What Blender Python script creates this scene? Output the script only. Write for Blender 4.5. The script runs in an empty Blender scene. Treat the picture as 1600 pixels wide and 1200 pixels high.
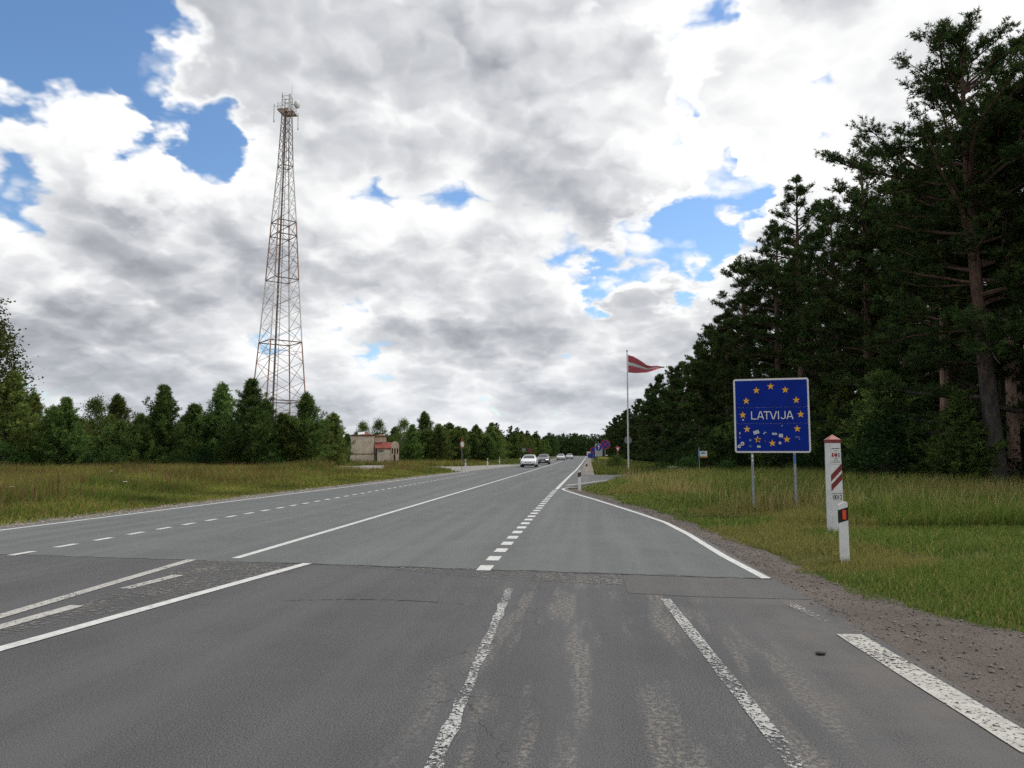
import bpy, bmesh, math, random
import numpy as np
from mathutils import Vector, Matrix
R = math.radians
sc = bpy.context.scene
col = sc.collection
rng = np.random.default_rng(7)
random.seed(7)

# ------------------------------------------------------------------ camera
cam_d = bpy.data.cameras.new('camera'); cam = bpy.data.objects.new('camera', cam_d); col.objects.link(cam)
cam_d.sensor_width = 36.0; cam_d.lens = 26.19; cam_d.clip_end = 5000; cam_d.clip_start = 0.05
cam.location = (0, 0, 1.65); cam.rotation_euler = (R(95.30), 0, R(5.764))
sc.camera = cam

# ------------------------------------------------------------------ view
sc.view_settings.view_transform = 'Standard'; sc.view_settings.look = 'None'
sc.view_settings.exposure = 0.15; sc.view_settings.gamma = 1.0
try: sc.view_settings.use_curve_mapping = False
except Exception: pass

cy = sc.cycles
cy.max_bounces = 5; cy.diffuse_bounces = 2; cy.glossy_bounces = 2; cy.transmission_bounces = 2; cy.transparent_max_bounces = 6
cy.use_adaptive_sampling = True; cy.adaptive_threshold = 0.02; cy.use_denoising = False
cy.caustics_reflective = False; cy.caustics_refractive = False

# ------------------------------------------------------------------ sun and sky
SUN_AZ, SUN_EL = R(48), R(50)          # azimuth measured clockwise from +Y (the road direction)
sun_d = bpy.data.lights.new('sun', 'SUN'); sun = bpy.data.objects.new('sun', sun_d); col.objects.link(sun)
sun_d.energy = 2.1; sun_d.angle = R(10); sun_d.color = (1.0, 0.95, 0.87)
to_sun = Vector((math.sin(SUN_AZ)*math.cos(SUN_EL), math.cos(SUN_AZ)*math.cos(SUN_EL), math.sin(SUN_EL)))
sun.rotation_euler = to_sun.to_track_quat('Z', 'Y').to_euler()

class NT:
    """small helper round a node tree"""
    def __init__(s, tree, dim='3D'): s.dim = dim; s.t = tree; s.n = tree.nodes; s.l = tree.links
    def add(s, typ, **kw):
        n = s.n.new(typ)
        for k, v in kw.items(): setattr(n, k, v)
        return n
    def put(s, sock, v):
        if isinstance(v, bpy.types.NodeSocket): s.l.new(v, sock)
        elif v is not None: sock.default_value = v
    def math(s, op, a, b=None, clamp=False):
        n = s.add('ShaderNodeMath', operation=op, use_clamp=clamp); s.put(n.inputs[0], a)
        if b is not None: s.put(n.inputs[1], b)
        return n.outputs[0]
    def vmath(s, op, a, b=None, out=0):
        n = s.add('ShaderNodeVectorMath', operation=op); s.put(n.inputs[0], a)
        if b is not None: s.put(n.inputs[1], b)
        return n.outputs[out]
    def scale(s, a, f):
        n = s.add('ShaderNodeVectorMath', operation='SCALE'); s.put(n.inputs[0], a); s.put(n.inputs['Scale'], f); return n.outputs[0]
    def noise(s, vec, scale, detail=4, rough=0.5, dist=0.0, color=False, lac=2.0):
        n = s.add('ShaderNodeTexNoise', noise_dimensions=s.dim); s.put(n.inputs['Vector'], vec); s.put(n.inputs['Scale'], scale)
        n.inputs['Detail'].default_value = detail; n.inputs['Roughness'].default_value = rough
        n.inputs['Distortion'].default_value = dist; n.inputs['Lacunarity'].default_value = lac
        return n.outputs['Color' if color else 'Fac']
    def ramp(s, v, a, b, c=0.0, d=1.0, smooth=True):
        n = s.add('ShaderNodeMapRange', interpolation_type='SMOOTHSTEP' if smooth else 'LINEAR')
        s.put(n.inputs[0], v); s.put(n.inputs[1], a); s.put(n.inputs[2], b); s.put(n.inputs[3], c); s.put(n.inputs[4], d)
        return n.outputs[0]
    def mix(s, f, a, b):
        n = s.add('ShaderNodeMix', data_type='RGBA'); s.put(n.inputs[0], f)
        s.put(n.inputs[6], a if isinstance(a, bpy.types.NodeSocket) else (*a, 1)); s.put(n.inputs[7], b if isinstance(b, bpy.types.NodeSocket) else (*b, 1))
        return n.outputs[2]

world = bpy.data.worlds.new('World'); sc.world = world; world.use_nodes = True
def build_sky():
    t = NT(world.node_tree); t.n.clear()
    out = t.add('ShaderNodeOutputWorld'); bg = t.add('ShaderNodeBackground'); t.l.new(bg.outputs[0], out.inputs[0])
    sky = t.add('ShaderNodeTexSky', sky_type='NISHITA'); sky.sun_disc = False
    sky.sun_elevation = SUN_EL; sky.sun_rotation = SUN_AZ; sky.altitude = 0; sky.air_density = 1.0; sky.dust_density = 0.3; sky.ozone_density = 2.5
    hs = t.add('ShaderNodeHueSaturation'); t.l.new(t.scale(sky.outputs[0], 0.135), hs.inputs['Color']); hs.inputs['Saturation'].default_value = 1.12
    blue = hs.outputs[0]
    def n2(vec, scale, detail=0, rough=.5, color=False):
        n = t.add('ShaderNodeTexNoise', noise_dimensions='2D'); t.put(n.inputs['Vector'], vec); n.inputs['Scale'].default_value = scale
        n.inputs['Detail'].default_value = detail; n.inputs['Roughness'].default_value = rough
        return n.outputs['Color' if color else 'Fac']
    d = t.vmath('NORMALIZE', t.add('ShaderNodeTexCoord').outputs['Generated'])
    sp = t.add('ShaderNodeSeparateXYZ'); t.l.new(d, sp.inputs[0])
    inv = t.math('DIVIDE', 1.0, t.math('ADD', t.math('MAXIMUM', sp.outputs[2], 0.0), 0.36))
    cb = t.add('ShaderNodeCombineXYZ')
    t.l.new(t.math('MULTIPLY', sp.outputs[0], inv), cb.inputs[0]); t.l.new(t.math('MULTIPLY', sp.outputs[1], inv), cb.inputs[1])
    P = t.vmath('ADD', cb.outputs[0], (4.3, 1.9, 0))
    W = t.vmath('SUBTRACT', n2(P, 7.0, 4, .6, True), (.5, .5, .5))
    # openings in the cover
    dw = t.vmath('NORMALIZE', t.vmath('ADD', d, t.scale(W, 0.15)))
    gaps = [((-0.585, 0.675, 0.475), 6.0, .33), ((-0.505, 0.725, 0.47), 3.6, .33), ((-0.50, 0.755, 0.425), 2.6, .30), ((-0.49, 0.775, 0.39), 2.6, .24), ((-0.445, 0.818, 0.362), 2.6, .25), ((-0.525, 0.795, 0.305), 2.2, .15),
            ((0.12, 0.845, 0.52), 2.4, .27), ((0.135, 0.875, 0.465), 2.0, .22), ((0.137, 0.895, 0.43), 1.8, .2), ((0.17, 0.93, 0.325), 2.4, .27), ((0.14, 0.95, 0.28), 3.0, .30),
            ((0.09, 0.96, 0.262), 3.1, .34), ((0.04, 0.972, 0.235), 2.3, .28), ((0.0, 0.845, 0.545), 1.4, .2)]
    g = None
    for v, r, s in gaps:
        c = t.vmath('DOT_PRODUCT', dw, tuple(Vector(v).normalized()), out=1)
        m = t.ramp(c, math.cos(R(r*1.35)), math.cos(R(r*0.35)), 0.0, s)
        g = m if g is None else t.math('MAXIMUM', g, m)
    full = None
    for v, r in (((-0.09, 0.872, 0.478), 9.0), ((-0.165, 0.885, 0.43), 8.0), ((-0.262, 0.885, 0.385), 7.0), ((-0.14, 0.92, 0.37), 6.0), ((-0.345, 0.886, 0.31), 5.5), ((0.364, 0.827, 0.428), 9.0), ((0.309, 0.87, 0.384), 6.0)):      # the big dark mass overhead
        c = t.vmath('DOT_PRODUCT', dw, tuple(Vector(v).normalized()), out=1)
        m = t.ramp(c, math.cos(R(r*1.4)), math.cos(R(r*0.3)), 0.0, .16)
        full = m if full is None else t.math('MAXIMUM', full, m)
    g = t.math('SUBTRACT', g, full)
    def density(Q):
        big = n2(Q, 2.0, 5, .48)
        lob = None
        for s, a in ((5.6, .42), (13.0, .22), (31.0, .10)):        # rounded heads, three sizes
            v = t.add('ShaderNodeTexVoronoi', feature='F1', voronoi_dimensions='2D'); t.put(v.inputs['Vector'], Q); v.inputs['Scale'].default_value = s
            b = t.math('MULTIPLY', t.math('SUBTRACT', .42, t.math('MULTIPLY', v.outputs['Distance'], v.outputs['Distance'])), a)
            lob = b if lob is None else t.math('ADD', lob, b)
        return big, lob
    Pw = t.vmath('ADD', P, t.scale(W, 0.085))
    big, lob = density(Pw)
    up = t.vmath('ADD', t.vmath('ADD', t.scale(cb.outputs[0], 0.962), (4.3+.010, 1.9, 0)), t.scale(W, 0.085))   # the same field a little higher up
    big2, lob2 = density(up)
    dens = t.math('ADD', t.math('SUBTRACT', t.math('ADD', big, lob), g), t.ramp(sp.outputs[2], 0.0, 0.24, 0.20, 0.0))   # seen edge-on, low clouds close up
    alpha = t.ramp(dens, 0.355, 0.525)
    relief = t.math('ADD', t.math('MULTIPLY', t.math('SUBTRACT', big, big2), 2.8), t.math('MULTIPLY', t.math('SUBTRACT', lob, lob2), 1.75))
    thick = t.ramp(dens, 0.48, 0.84)
    soft = n2(Pw, 1.15, 1, .5)
    f = t.math('ADD', t.math('SUBTRACT', t.math('MULTIPLY', thick, .66), relief), t.math('MULTIPLY', t.math('SUBTRACT', soft, .5), 1.7))
    f = t.ramp(f, -0.24, 1.12, smooth=False)
    cr = t.add('ShaderNodeValToRGB'); t.l.new(f, cr.inputs[0])
    e = cr.color_ramp.elements; e[0].position = 0.0; e[0].color = (0.98, 0.98, 0.97, 1); e[1].position = 1.0; e[1].color = (0.30, 0.315, 0.35, 1)
    for p, c in ((0.25, (0.84, 0.845, 0.85)), (0.5, (0.62, 0.635, 0.66)), (0.75, (0.44, 0.455, 0.49))):
        q = cr.color_ramp.elements.new(p); q.color = (*c, 1)
    low = t.ramp(sp.outputs[2], 0.0, 0.16, 0.5, 0.0)
    cloud = t.mix(low, cr.outputs[0], (0.68, 0.715, 0.765))
    t.l.new(t.mix(alpha, blue, cloud), bg.inputs[0]); bg.inputs[1].default_value = 1.0
    world.cycles.sampling_method = 'MANUAL'; world.cycles.sample_map_resolution = 512
build_sky()

# ------------------------------------------------------------------ helpers
def tag(o, label, cat, group=None):
    o['label'] = label; o['category'] = cat
    if group: o['group'] = group
    return o
def thing(name, label, cat, loc=(0, 0, 0), rz=0.0, group=None):
    o = bpy.data.objects.new(name, None); col.objects.link(o); o.empty_display_size = 0.2
    o.location = loc; o.rotation_euler = (0, 0, rz)
    return tag(o, label, cat, group)
def link(name, me, mat=None, parent=None, loc=None):
    o = bpy.data.objects.new(name, me); col.objects.link(o)
    if mat is not None and not me.materials: me.materials.append(mat)
    if parent: o.parent = parent
    if loc: o.location = loc
    return o
def copy_tree(o, parent=None):
    c = o.copy(); col.objects.link(c); c.parent = parent
    for ch in list(o.children): copy_tree(ch, c)
    return c
class MB:
    """collects shapes into ONE mesh"""
    def __init__(s): s.v = []; s.f = []
    def add(s, vs, fs):
        k = len(s.v); s.v += [tuple(v) for v in vs]; s.f += [tuple(i+k for i in f) for f in fs]; return s
    def box(s, c, size, rz=0.0, rx=0.0, ry=0.0, taper=1.0):
        m = Matrix.Rotation(rz, 3, 'Z') @ Matrix.Rotation(ry, 3, 'Y') @ Matrix.Rotation(rx, 3, 'X'); c = Vector(c)
        vs = []
        for z in (-.5, .5):
            k = taper if z > 0 else 1.0
            for x, y in ((-.5, -.5), (.5, -.5), (.5, .5), (-.5, .5)): vs.append(c + m @ Vector((x*size[0]*k, y*size[1]*k, z*size[2])))
        return s.add(vs, [(3, 2, 1, 0), (4, 5, 6, 7), (0, 1, 5, 4), (1, 2, 6, 5), (2, 3, 7, 6), (3, 0, 4, 7)])
    def tube(s, pts, rad, n=8, cap=True):
        pts = [Vector(p) for p in pts]
        if not hasattr(rad, '__len__'): rad = [rad]*len(pts)
        vs = []; fs = []
        for i, p in enumerate(pts):
            a = pts[max(i-1, 0)]; b = pts[min(i+1, len(pts)-1)]; d = (b-a).normalized()
            x = d.orthogonal().normalized() if abs(d.z) < 0.95 else Vector((1, 0, 0)).cross(d).normalized()
            y = d.cross(x)
            for k in range(n):
                an = 2*math.pi*k/n; vs.append(p + (x*math.cos(an) + y*math.sin(an))*rad[i])
        for i in range(len(pts)-1):
            for k in range(n):
                k2 = (k+1) % n; fs.append((i*n+k, i*n+k2, (i+1)*n+k2, (i+1)*n+k))
        if cap: fs += [tuple(range(n-1, -1, -1)), tuple(range((len(pts)-1)*n, len(pts)*n))]
        return s.add(vs, fs)
    def prism(s, poly, o, ux, uy, t):
        """polygon in the plane (o, ux, uy), extruded by the vector t"""
        o, ux, uy, t = Vector(o), Vector(ux), Vector(uy), Vector(t); n = len(poly)
        a = [o + ux*p[0] + uy*p[1] for p in poly]; b = [p + t for p in a]
        fs = [tuple(range(n-1, -1, -1)), tuple(range(n, 2*n))] + [(i, (i+1) % n, n+(i+1) % n, n+i) for i in range(n)]
        return s.add(a+b, fs)
    def sheet(s, left, right, z):
        n = len(left); vs = [(x, y, z) for x, y in left] + [(x, y, z) for x, y in right]
        return s.add(vs, [(i, n+i, n+i+1, i+1) for i in range(n-1)])
    def build(s, name, mat, parent=None, smooth=False, bevel=0.0):
        me = bpy.data.meshes.new(name); me.from_pydata(s.v, [], s.f); me.update()
        bm = bmesh.new(); bm.from_mesh(me)
        if bevel:
            bmesh.ops.bevel(bm, geom=[e for e in bm.edges if len(e.link_faces) == 2 and e.calc_face_angle(0) > 0.6], offset=bevel, segments=2, affect='EDGES', clamp_overlap=True)
        bmesh.ops.recalc_face_normals(bm, faces=bm.faces); bm.to_mesh(me); bm.free()
        if smooth:
            me.shade_smooth()
            try: me.set_sharp_from_angle(angle=R(38))
            except Exception: pass
        return link(name, me, mat, parent)
def np_mesh(name, verts, faces_n, colr=None):
    """triangle soup from numpy: verts (N*faces_n,3)"""
    n = len(verts); me = bpy.data.meshes.new(name)
    me.vertices.add(n); me.vertices.foreach_set('co', verts.astype(np.float32).ravel())
    nf = n//faces_n; me.loops.add(n); me.loops.foreach_set('vertex_index', np.arange(n, dtype=np.int32))
    me.polygons.add(nf); me.polygons.foreach_set('loop_start', np.arange(0, n, faces_n, dtype=np.int32))
    if colr is not None:
        a = me.color_attributes.new('tint', 'FLOAT_COLOR', 'POINT')
        c = np.ones((n, 4), np.float32); c[:, :3] = colr; a.data.foreach_set('color', c.ravel())
    me.update(); return me

# ------------------------------------------------------------------ materials
MATS = {}
def mat(name, c, rough=0.7, metal=0.0, var=0.12, scale=6.0, bump=0.0, bscale=40.0, c2=None, thr=None, spec=0.4, emit=None, stretch=None):
    """painted or mineral surface with uneven colour; c2 with thr adds a second colour in patches"""
    if name in MATS: return MATS[name]
    m = bpy.data.materials.new(name); m.use_nodes = True; t = NT(m.node_tree)
    b = t.n['Principled BSDF']; co = t.add('ShaderNodeTexCoord').outputs['Object']
    if stretch: co = t.vmath('MULTIPLY', co, stretch)
    n1 = t.noise(co, scale, 6, 0.6)
    lo = tuple(x*(1-var) for x in c); hi = tuple(min(x*(1+var), 1) for x in c)
    cc = t.mix(t.ramp(n1, 0.3, 0.7), lo, hi)
    if c2 is not None:
        n2 = t.noise(co, scale*1.7, 8, 0.65); cc = t.mix(t.ramp(n2, thr, thr+0.07), cc, c2)
    t.l.new(cc, b.inputs['Base Color']); b.inputs['Roughness'].default_value = rough; b.inputs['Metallic'].default_value = metal
    b.inputs['Specular IOR Level'].default_value = spec
    if bump:
        bn = t.add('ShaderNodeBump'); bn.inputs['Strength'].default_value = bump; bn.inputs['Distance'].default_value = 0.02
        t.l.new(t.noise(co, bscale, 5, 0.6), bn.inputs['Height']); t.l.new(bn.outputs[0], b.inputs['Normal'])
    if emit: b.inputs['Emission Color'].default_value = (*emit[0], 1); b.inputs['Emission Strength'].default_value = emit[1]
    MATS[name] = m; return m
def leaf_mat(name, gain=(1, 1, 1), trans=0.3, hue=0.10):
    m = bpy.data.materials.new(name); m.use_nodes = True; t = NT(m.node_tree); t.n.clear()
    out = t.add('ShaderNodeOutputMaterial'); at = t.add('ShaderNodeAttribute', attribute_name='tint')
    oi = t.add('ShaderNodeObjectInfo').outputs['Random']
    c = t.vmath('MULTIPLY', at.outputs['Color'], gain)
    hs = t.add('ShaderNodeHueSaturation'); t.l.new(c, hs.inputs['Color'])
    t.l.new(t.ramp(oi, 0, 1, 0.5-hue*0.25, 0.5+hue*0.2, False), hs.inputs['Hue']); t.l.new(t.ramp(t.math('FRACT', t.math('MULTIPLY', oi, 7.3)), 0, 1, 0.72, 1.4, False), hs.inputs['Value'])
    d = t.add('ShaderNodeBsdfDiffuse'); tr = t.add('ShaderNodeBsdfTranslucent'); mx = t.add('ShaderNodeMixShader'); mx.inputs[0].default_value = trans
    t.l.new(hs.outputs[0], d.inputs[0]); t.l.new(hs.outputs[0], tr.inputs[0])
    t.l.new(d.outputs[0], mx.inputs[1]); t.l.new(tr.outputs[0], mx.inputs[2]); t.l.new(mx.outputs[0], out.inputs[0])
    return m
M_needle = leaf_mat('pine_needles', (1.3, 1.3, 1.25), trans=0.25, hue=.05); M_needle2 = leaf_mat('young_pine_needles', (2.9, 2.65, 2.1), trans=0.34, hue=.12); M_leaf = leaf_mat('leaves', trans=0.4); M_grass = leaf_mat('grass_blades', (1.5, 1.5, 1.4), trans=0.4, hue=0.0)

def bark_mat():
    m = bpy.data.materials.new('pine_bark'); m.use_nodes = True; t = NT(m.node_tree); b = t.n['Principled BSDF']
    tc = t.add('ShaderNodeTexCoord').outputs['Object']; sp = t.add('ShaderNodeSeparateXYZ'); t.l.new(tc, sp.inputs[0])
    n = t.noise(t.vmath('MULTIPLY', tc, (1, 1, .3)), 9, 7, 0.65)
    c1 = t.mix(t.ramp(n, .35, .65), (0.026, 0.022, 0.02), (0.07, 0.06, 0.053)); c2 = t.mix(t.ramp(n, .35, .65), (0.06, 0.036, 0.026), (0.15, 0.088, 0.062))
    h = t.ramp(t.math('ADD', sp.outputs[2], t.math('MULTIPLY', n, 3.0)), 5.0, 10.0)
    t.l.new(t.mix(h, c1, c2), b.inputs['Base Color']); b.inputs['Roughness'].default_value = 0.95
    bn = t.add('ShaderNodeBump'); bn.inputs['Strength'].default_value = .8; bn.inputs['Distance'].default_value = .05; t.l.new(n, bn.inputs['Height']); t.l.new(bn.outputs[0], b.inputs['Normal'])
    return m
M_bark = bark_mat(); M_bark2 = mat('pale_pine_bark', (.30, .20, .155), .95, var=.3, scale=4, c2=(.14, .09, .07), thr=.55, bump=.6, bscale=8, stretch=(1, 1, .3))

def asphalt(name, base, speck, worn=0.0, bump=0.35):
    m = bpy.data.materials.new(name); m.use_nodes = True; t = NT(m.node_tree, '2D'); b = t.n['Principled BSDF']
    co = t.add('ShaderNodeTexCoord').outputs['Object']; sp = t.add('ShaderNodeSeparateXYZ'); t.l.new(co, sp.inputs[0])
    fine = t.noise(co, 95, 3, 0.7); grit = t.noise(co, 330, 2, 0.6); mid = t.noise(co, 0.9, 6, 0.6)
    lane = t.noise(t.vmath('MULTIPLY', co, (1.6, 0.05, 1)), 1.0, 4, 0.55)          # tyre tracks along the road
    c = t.mix(t.ramp(fine, 0.32, 0.7), tuple(x*(1-speck) for x in base), tuple(x*(1+speck) for x in base))
    c = t.mix(t.ramp(grit, 0.60, 0.75, 0, speck*1.4), c, tuple(x*2.2 for x in base))
    c = t.mix(t.ramp(mid, 0.3, 0.75, 0.0, 0.4), c, tuple(x*0.68 for x in base))
    c = t.mix(t.ramp(lane, 0.4, 0.7, 0.0, 0.45), c, tuple(x*1.3 for x in base))
    h = t.math('ADD', t.math('MULTIPLY', fine, 0.7), t.math('MULTIPLY', grit, 0.5))
    if worn:
        # the binder has worn off in streaks along the wheel paths of the old lane
        x = sp.outputs[0]
        st = t.noise(t.vmath('MULTIPLY', co, (3.2, 0.42, 1)), 1.0, 5, 0.6)
        br = t.noise(co, 26, 5, 0.75)
        zone = t.math('MULTIPLY', t.ramp(x, -1.7, -0.5), t.ramp(x, 1.2, 2.2, 1, 0))
        k = t.math('MULTIPLY', zone, t.math('MULTIPLY', t.ramp(st, 0.47, 0.66), t.ramp(br, 0.44, 0.60)))
        c = t.mix(t.math('MULTIPLY', k, worn), c, (0.235, 0.215, 0.185))
        dust = t.math('MULTIPLY', t.ramp(x, 0.6, 2.6), t.ramp(t.noise(co, 1.4, 5, .6), .3, .7, .15, .7))
        c = t.mix(dust, c, (0.150, 0.136, 0.122))
        # hairline cracks
        wv = t.vmath('ADD', co, t.scale(t.vmath('SUBTRACT', t.noise(co, 2.2, 5, .6, color=True), (.5, .5, .5)), 0.55))
        vo = t.add('ShaderNodeTexVoronoi', feature='DISTANCE_TO_EDGE', voronoi_dimensions='2D'); t.put(vo.inputs['Vector'], wv); vo.inputs['Scale'].default_value = 1.1
        crk = t.math('MULTIPLY', t.ramp(vo.outputs['Distance'], 0.004, 0.011, 1, 0), t.ramp(t.noise(co, .55, 3, .5), .50, .60))
        crk = t.math('MULTIPLY', crk, t.math('MULTIPLY', t.ramp(x, -1.35, -0.95), t.ramp(x, -.75, -.15, 1, .0)))
        c = t.mix(t.math('MULTIPLY', crk, 0.6), c, (0.03, 0.03, 0.03)); h = t.math('SUBTRACT', h, crk)
    t.l.new(c, b.inputs['Base Color']); b.inputs['Roughness'].default_value = 0.88; b.inputs['Specular IOR Level'].default_value = 0.25
    bn = t.add('ShaderNodeBump'); bn.inputs['Strength'].default_value = bump; bn.inputs['Distance'].default_value = 0.006
    t.l.new(h, bn.inputs['Height']); t.l.new(bn.outputs[0], b.inputs['Normal'])
    return m
M_old = asphalt('old_asphalt', (0.094, 0.094, 0.097), 0.65, worn=0.8, bump=0.6)
M_new = asphalt('new_asphalt', (0.128, 0.134, 0.134), 0.28, bump=0.3)
M_patch = asphalt('repair_asphalt', (0.108, 0.106, 0.104), 0.5, bump=0.5)

def paint_mat(name, c, wear, wscale=18.0, crack=0.0):
    m = bpy.data.materials.new(name); m.use_nodes = True; t = NT(m.node_tree, '2D'); b = t.n['Principled BSDF']; out = t.n['Material Output']
    co = t.add('ShaderNodeTexCoord').outputs['Object']
    n = t.noise(co, wscale, 8, 0.72); n2 = t.noise(co, 1.5, 4, 0.5)
    cc = t.mix(t.ramp(t.noise(co, 7, 6, .65), .3, .7), tuple(x*.78 for x in c), c)
    t.l.new(cc, b.inputs['Base Color']); b.inputs['Roughness'].default_value = .75
    k = t.ramp(t.math('ADD', n, t.math('MULTIPLY', t.math('SUBTRACT', n2, .5), .35)), wear-.04, wear+.05)
    if crack:
        wv = t.vmath('ADD', co, t.scale(t.vmath('SUBTRACT', t.noise(co, 9, 4, .6, color=True), (.5, .5, .5)), 0.12))
        vo = t.add('ShaderNodeTexVoronoi', feature='DISTANCE_TO_EDGE', voronoi_dimensions='2D'); t.put(vo.inputs['Vector'], wv); vo.inputs['Scale'].default_value = crack
        k = t.math('MULTIPLY', k, t.ramp(vo.outputs['Distance'], .02, .05))
    tr = t.add('ShaderNodeBsdfTransparent'); mx = t.add('ShaderNodeMixShader')
    t.l.new(k, mx.inputs[0]); t.l.new(tr.outputs[0], mx.inputs[1]); t.l.new(b.outputs[0], mx.inputs[2]); t.l.new(mx.outputs[0], out.inputs[0])
    return m
M_line = paint_mat('road_paint', (0.62, 0.62, 0.60), 0.30)
M_linew = paint_mat('worn_road_paint', (0.50, 0.50, 0.48), 0.475, 30, crack=9.0)
M_linef = paint_mat('faint_road_paint', (0.42, 0.41, 0.39), 0.56, 30)
M_lined = paint_mat('dusty_road_paint', (0.48, 0.465, 0.43), 0.405, 26)

M_tan = paint_mat('worn_tan_binder', (0.140, 0.132, 0.120), 0.52, 14)
def ground_mat(name, ca, cb, cc, s1=0.5, s2=9.0, bump=.6):
    m = bpy.data.materials.new(name); m.use_nodes = True; t = NT(m.node_tree, '2D'); b = t.n['Principled BSDF']
    co = t.add('ShaderNodeTexCoord').outputs['Object']; n1 = t.noise(co, s1, 6, .6); n2 = t.noise(co, s2, 7, .7)
    c = t.mix(t.ramp(n1, .35, .65), ca, cb); c = t.mix(t.ramp(n2, .48, .68), c, cc)
    t.l.new(c, b.inputs['Base Color']); b.inputs['Roughness'].default_value = .95; b.inputs['Specular IOR Level'].default_value = .15
    bn = t.add('ShaderNodeBump'); bn.inputs['Strength'].default_value = bump; bn.inputs['Distance'].default_value = .03; t.l.new(n2, bn.inputs['Height']); t.l.new(bn.outputs[0], b.inputs['Normal'])
    return m
M_ground = ground_mat('meadow_soil', (0.055, 0.065, 0.022), (0.085, 0.085, 0.03), (0.10, 0.085, 0.045))
M_gravel = ground_mat('gravel_dirt', (0.145, 0.122, 0.107), (0.19, 0.164, 0.146), (0.095, 0.082, 0.073), 0.8, 38, .9)
M_gravl = ground_mat('pale_gravel', (0.20, 0.18, 0.155), (0.25, 0.225, 0.195), (0.14, 0.12, 0.105), 0.8, 20, .8)
M_concrete = ground_mat('pad_concrete', (0.25, 0.24, 0.225), (0.32, 0.305, 0.28), (0.20, 0.19, 0.175), .5, 7, .4)

# ------------------------------------------------------------------ setting
def cshift(y): return 0.9*(1-math.exp(-max(y, 0)/150.0))     # the road drifts very gently to the right
def struct(o): o['kind'] = 'structure'; return o
def xy_range(a, b, n): return [a+(b-a)*i/n for i in range(n+1)]

def make_ground():
    mb = MB(); n = 60; S = 2500.0
    xs = [math.copysign(abs(t)**2.2, t)*S for t in np.linspace(-1, 1, n+1)]
    vs = [(x, y, -0.025) for y in xs for x in xs]
    mb.add(vs, [(j*(n+1)+i, j*(n+1)+i+1, (j+1)*(n+1)+i+1, (j+1)*(n+1)+i) for j in range(n) for i in range(n)])
    struct(mb.build('ground', M_ground))
make_ground()

YS = [-8, 0, 4, 7, 10.2] + xy_range(11, 60, 28) + xy_range(64, 440, 47)
def left_edge(y):        # the extra lane on the left narrows away
    if y < 14: b = -12.75
    elif y < 70: b = -12.75 + 1.9*(y-14)/56
    else: b = max(-10.85 + 1.2*(y-70)/30, -10.85) if y < 100 else -9.65
    return b + cshift(y)
def right_edge(y):       # outer edge of the asphalt on the right, incl. the lay-by
    pts = [(-8, 2.95), (4, 2.66), (7.5, 2.56), (10.3, 2.45), (12, 2.34), (15.6, 2.2), (20.8, 1.62), (26.8, .48), (31.5, -.42), (34, -.85), (36, -.95), (440, -.95)]
    for (a, u), (b, v) in zip(pts, pts[1:]):
        if a <= y <= b: r = u+(v-u)*(y-a)/(b-a); break
    return r + (cshift(y) if y > 36 else 0)
road = struct(MB().sheet([(left_edge(y)-.25, y) for y in YS], [(right_edge(y), y) for y in YS], 0.0).build('road', M_old))
# newer surface beyond the transverse joint
ysn = [y for y in YS if y > 12]
seam = lambda x: 10.27 + (2.4-x)*0.105
def nrow(fr):
    pts = []
    for j, y in enumerate([None]+ysn):
        a, b = (left_edge(11.5)-.25, right_edge(10.4)-.02) if y is None else (left_edge(y)-.25, right_edge(y)-.02)
        x = a+(b-a)*fr; pts.append((x, seam(x)+random.uniform(-.05, .05) if y is None else y))
    return pts
mbn = MB(); K = 110; rows = [nrow(i/K) for i in range(K+1)]
for a, b in zip(rows, rows[1:]): mbn.sheet(a, b, 0.004)
new_road = struct(mbn.build('newer_road', M_new))

def strip(name, pts, w, m, z, parent, ragged=0.0):
    """a painted line of width w along pts"""
    L = []; Rr = []
    for i, (x, y) in enumerate(pts):
        a = Vector(pts[max(i-1, 0)]); b = Vector(pts[min(i+1, len(pts)-1)]); d = (b-a).normalized(); n = Vector((-d.y, d.x))
        ww = w/2*(1+random.uniform(-ragged, ragged)); L.append((x+n.x*ww, y+n.y*ww)); Rr.append((x-n.x*ww, y-n.y*ww))
    return MB().sheet(L, Rr, z).build(name, m, parent)
def poly(name, pts, z, m, parent=None):
    return MB().add([(x, y, z) for x, y in pts], [tuple(range(len(pts)))]).build(name, m, parent)
def seg(a, b, n=12): return [(a[0]+(b[0]-a[0])*i/n, a[1]+(b[1]-a[1])*i/n) for i in range(n+1)]
# stains and worn wheel paths, tar along the joint
M_tar = paint_mat('tar_seal', (0.045, 0.045, 0.047), 0.44, 12)
strip('tar_seam', [(x, seam(x)+.01+.03*math.sin(x*7)+random.uniform(-.015, .015)) for x in np.linspace(-4.6, 2.4, 60)], .045, M_tar, .0068, road, .5)
strip('tar_seam', [(-3.4+.05*i, 8.25+.16*math.sin(i*.075)) for i in range(42)], .022, M_tar, .0040, road, .5)
# repair strips at the joint
poly('repair_strip', [(-4.2, 11.0), (-2.3, 10.72), (-.6, 10.55), (.44, 10.42), (.42, 9.62), (-.5, 9.78), (-1.5, 10.0), (-2.6, 10.5), (-3.4, 10.72)], 0.0035, M_tan, road)
poly('repair_strip', [(.46, 10.42), (2.42, 10.22), (2.5, 8.9), (1.2, 8.95), (.46, 9.1)], 0.0035, M_patch, road)
poly('repair_strip', [(-6.1, 11.2), (-4.3, 11.02), (-4.15, 10.3), (-4.6, 8.4), (-5.3, 6.4), (-5.62, 6.4), (-5.5, 9.0)], 0.0035, M_tan, road)
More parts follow.
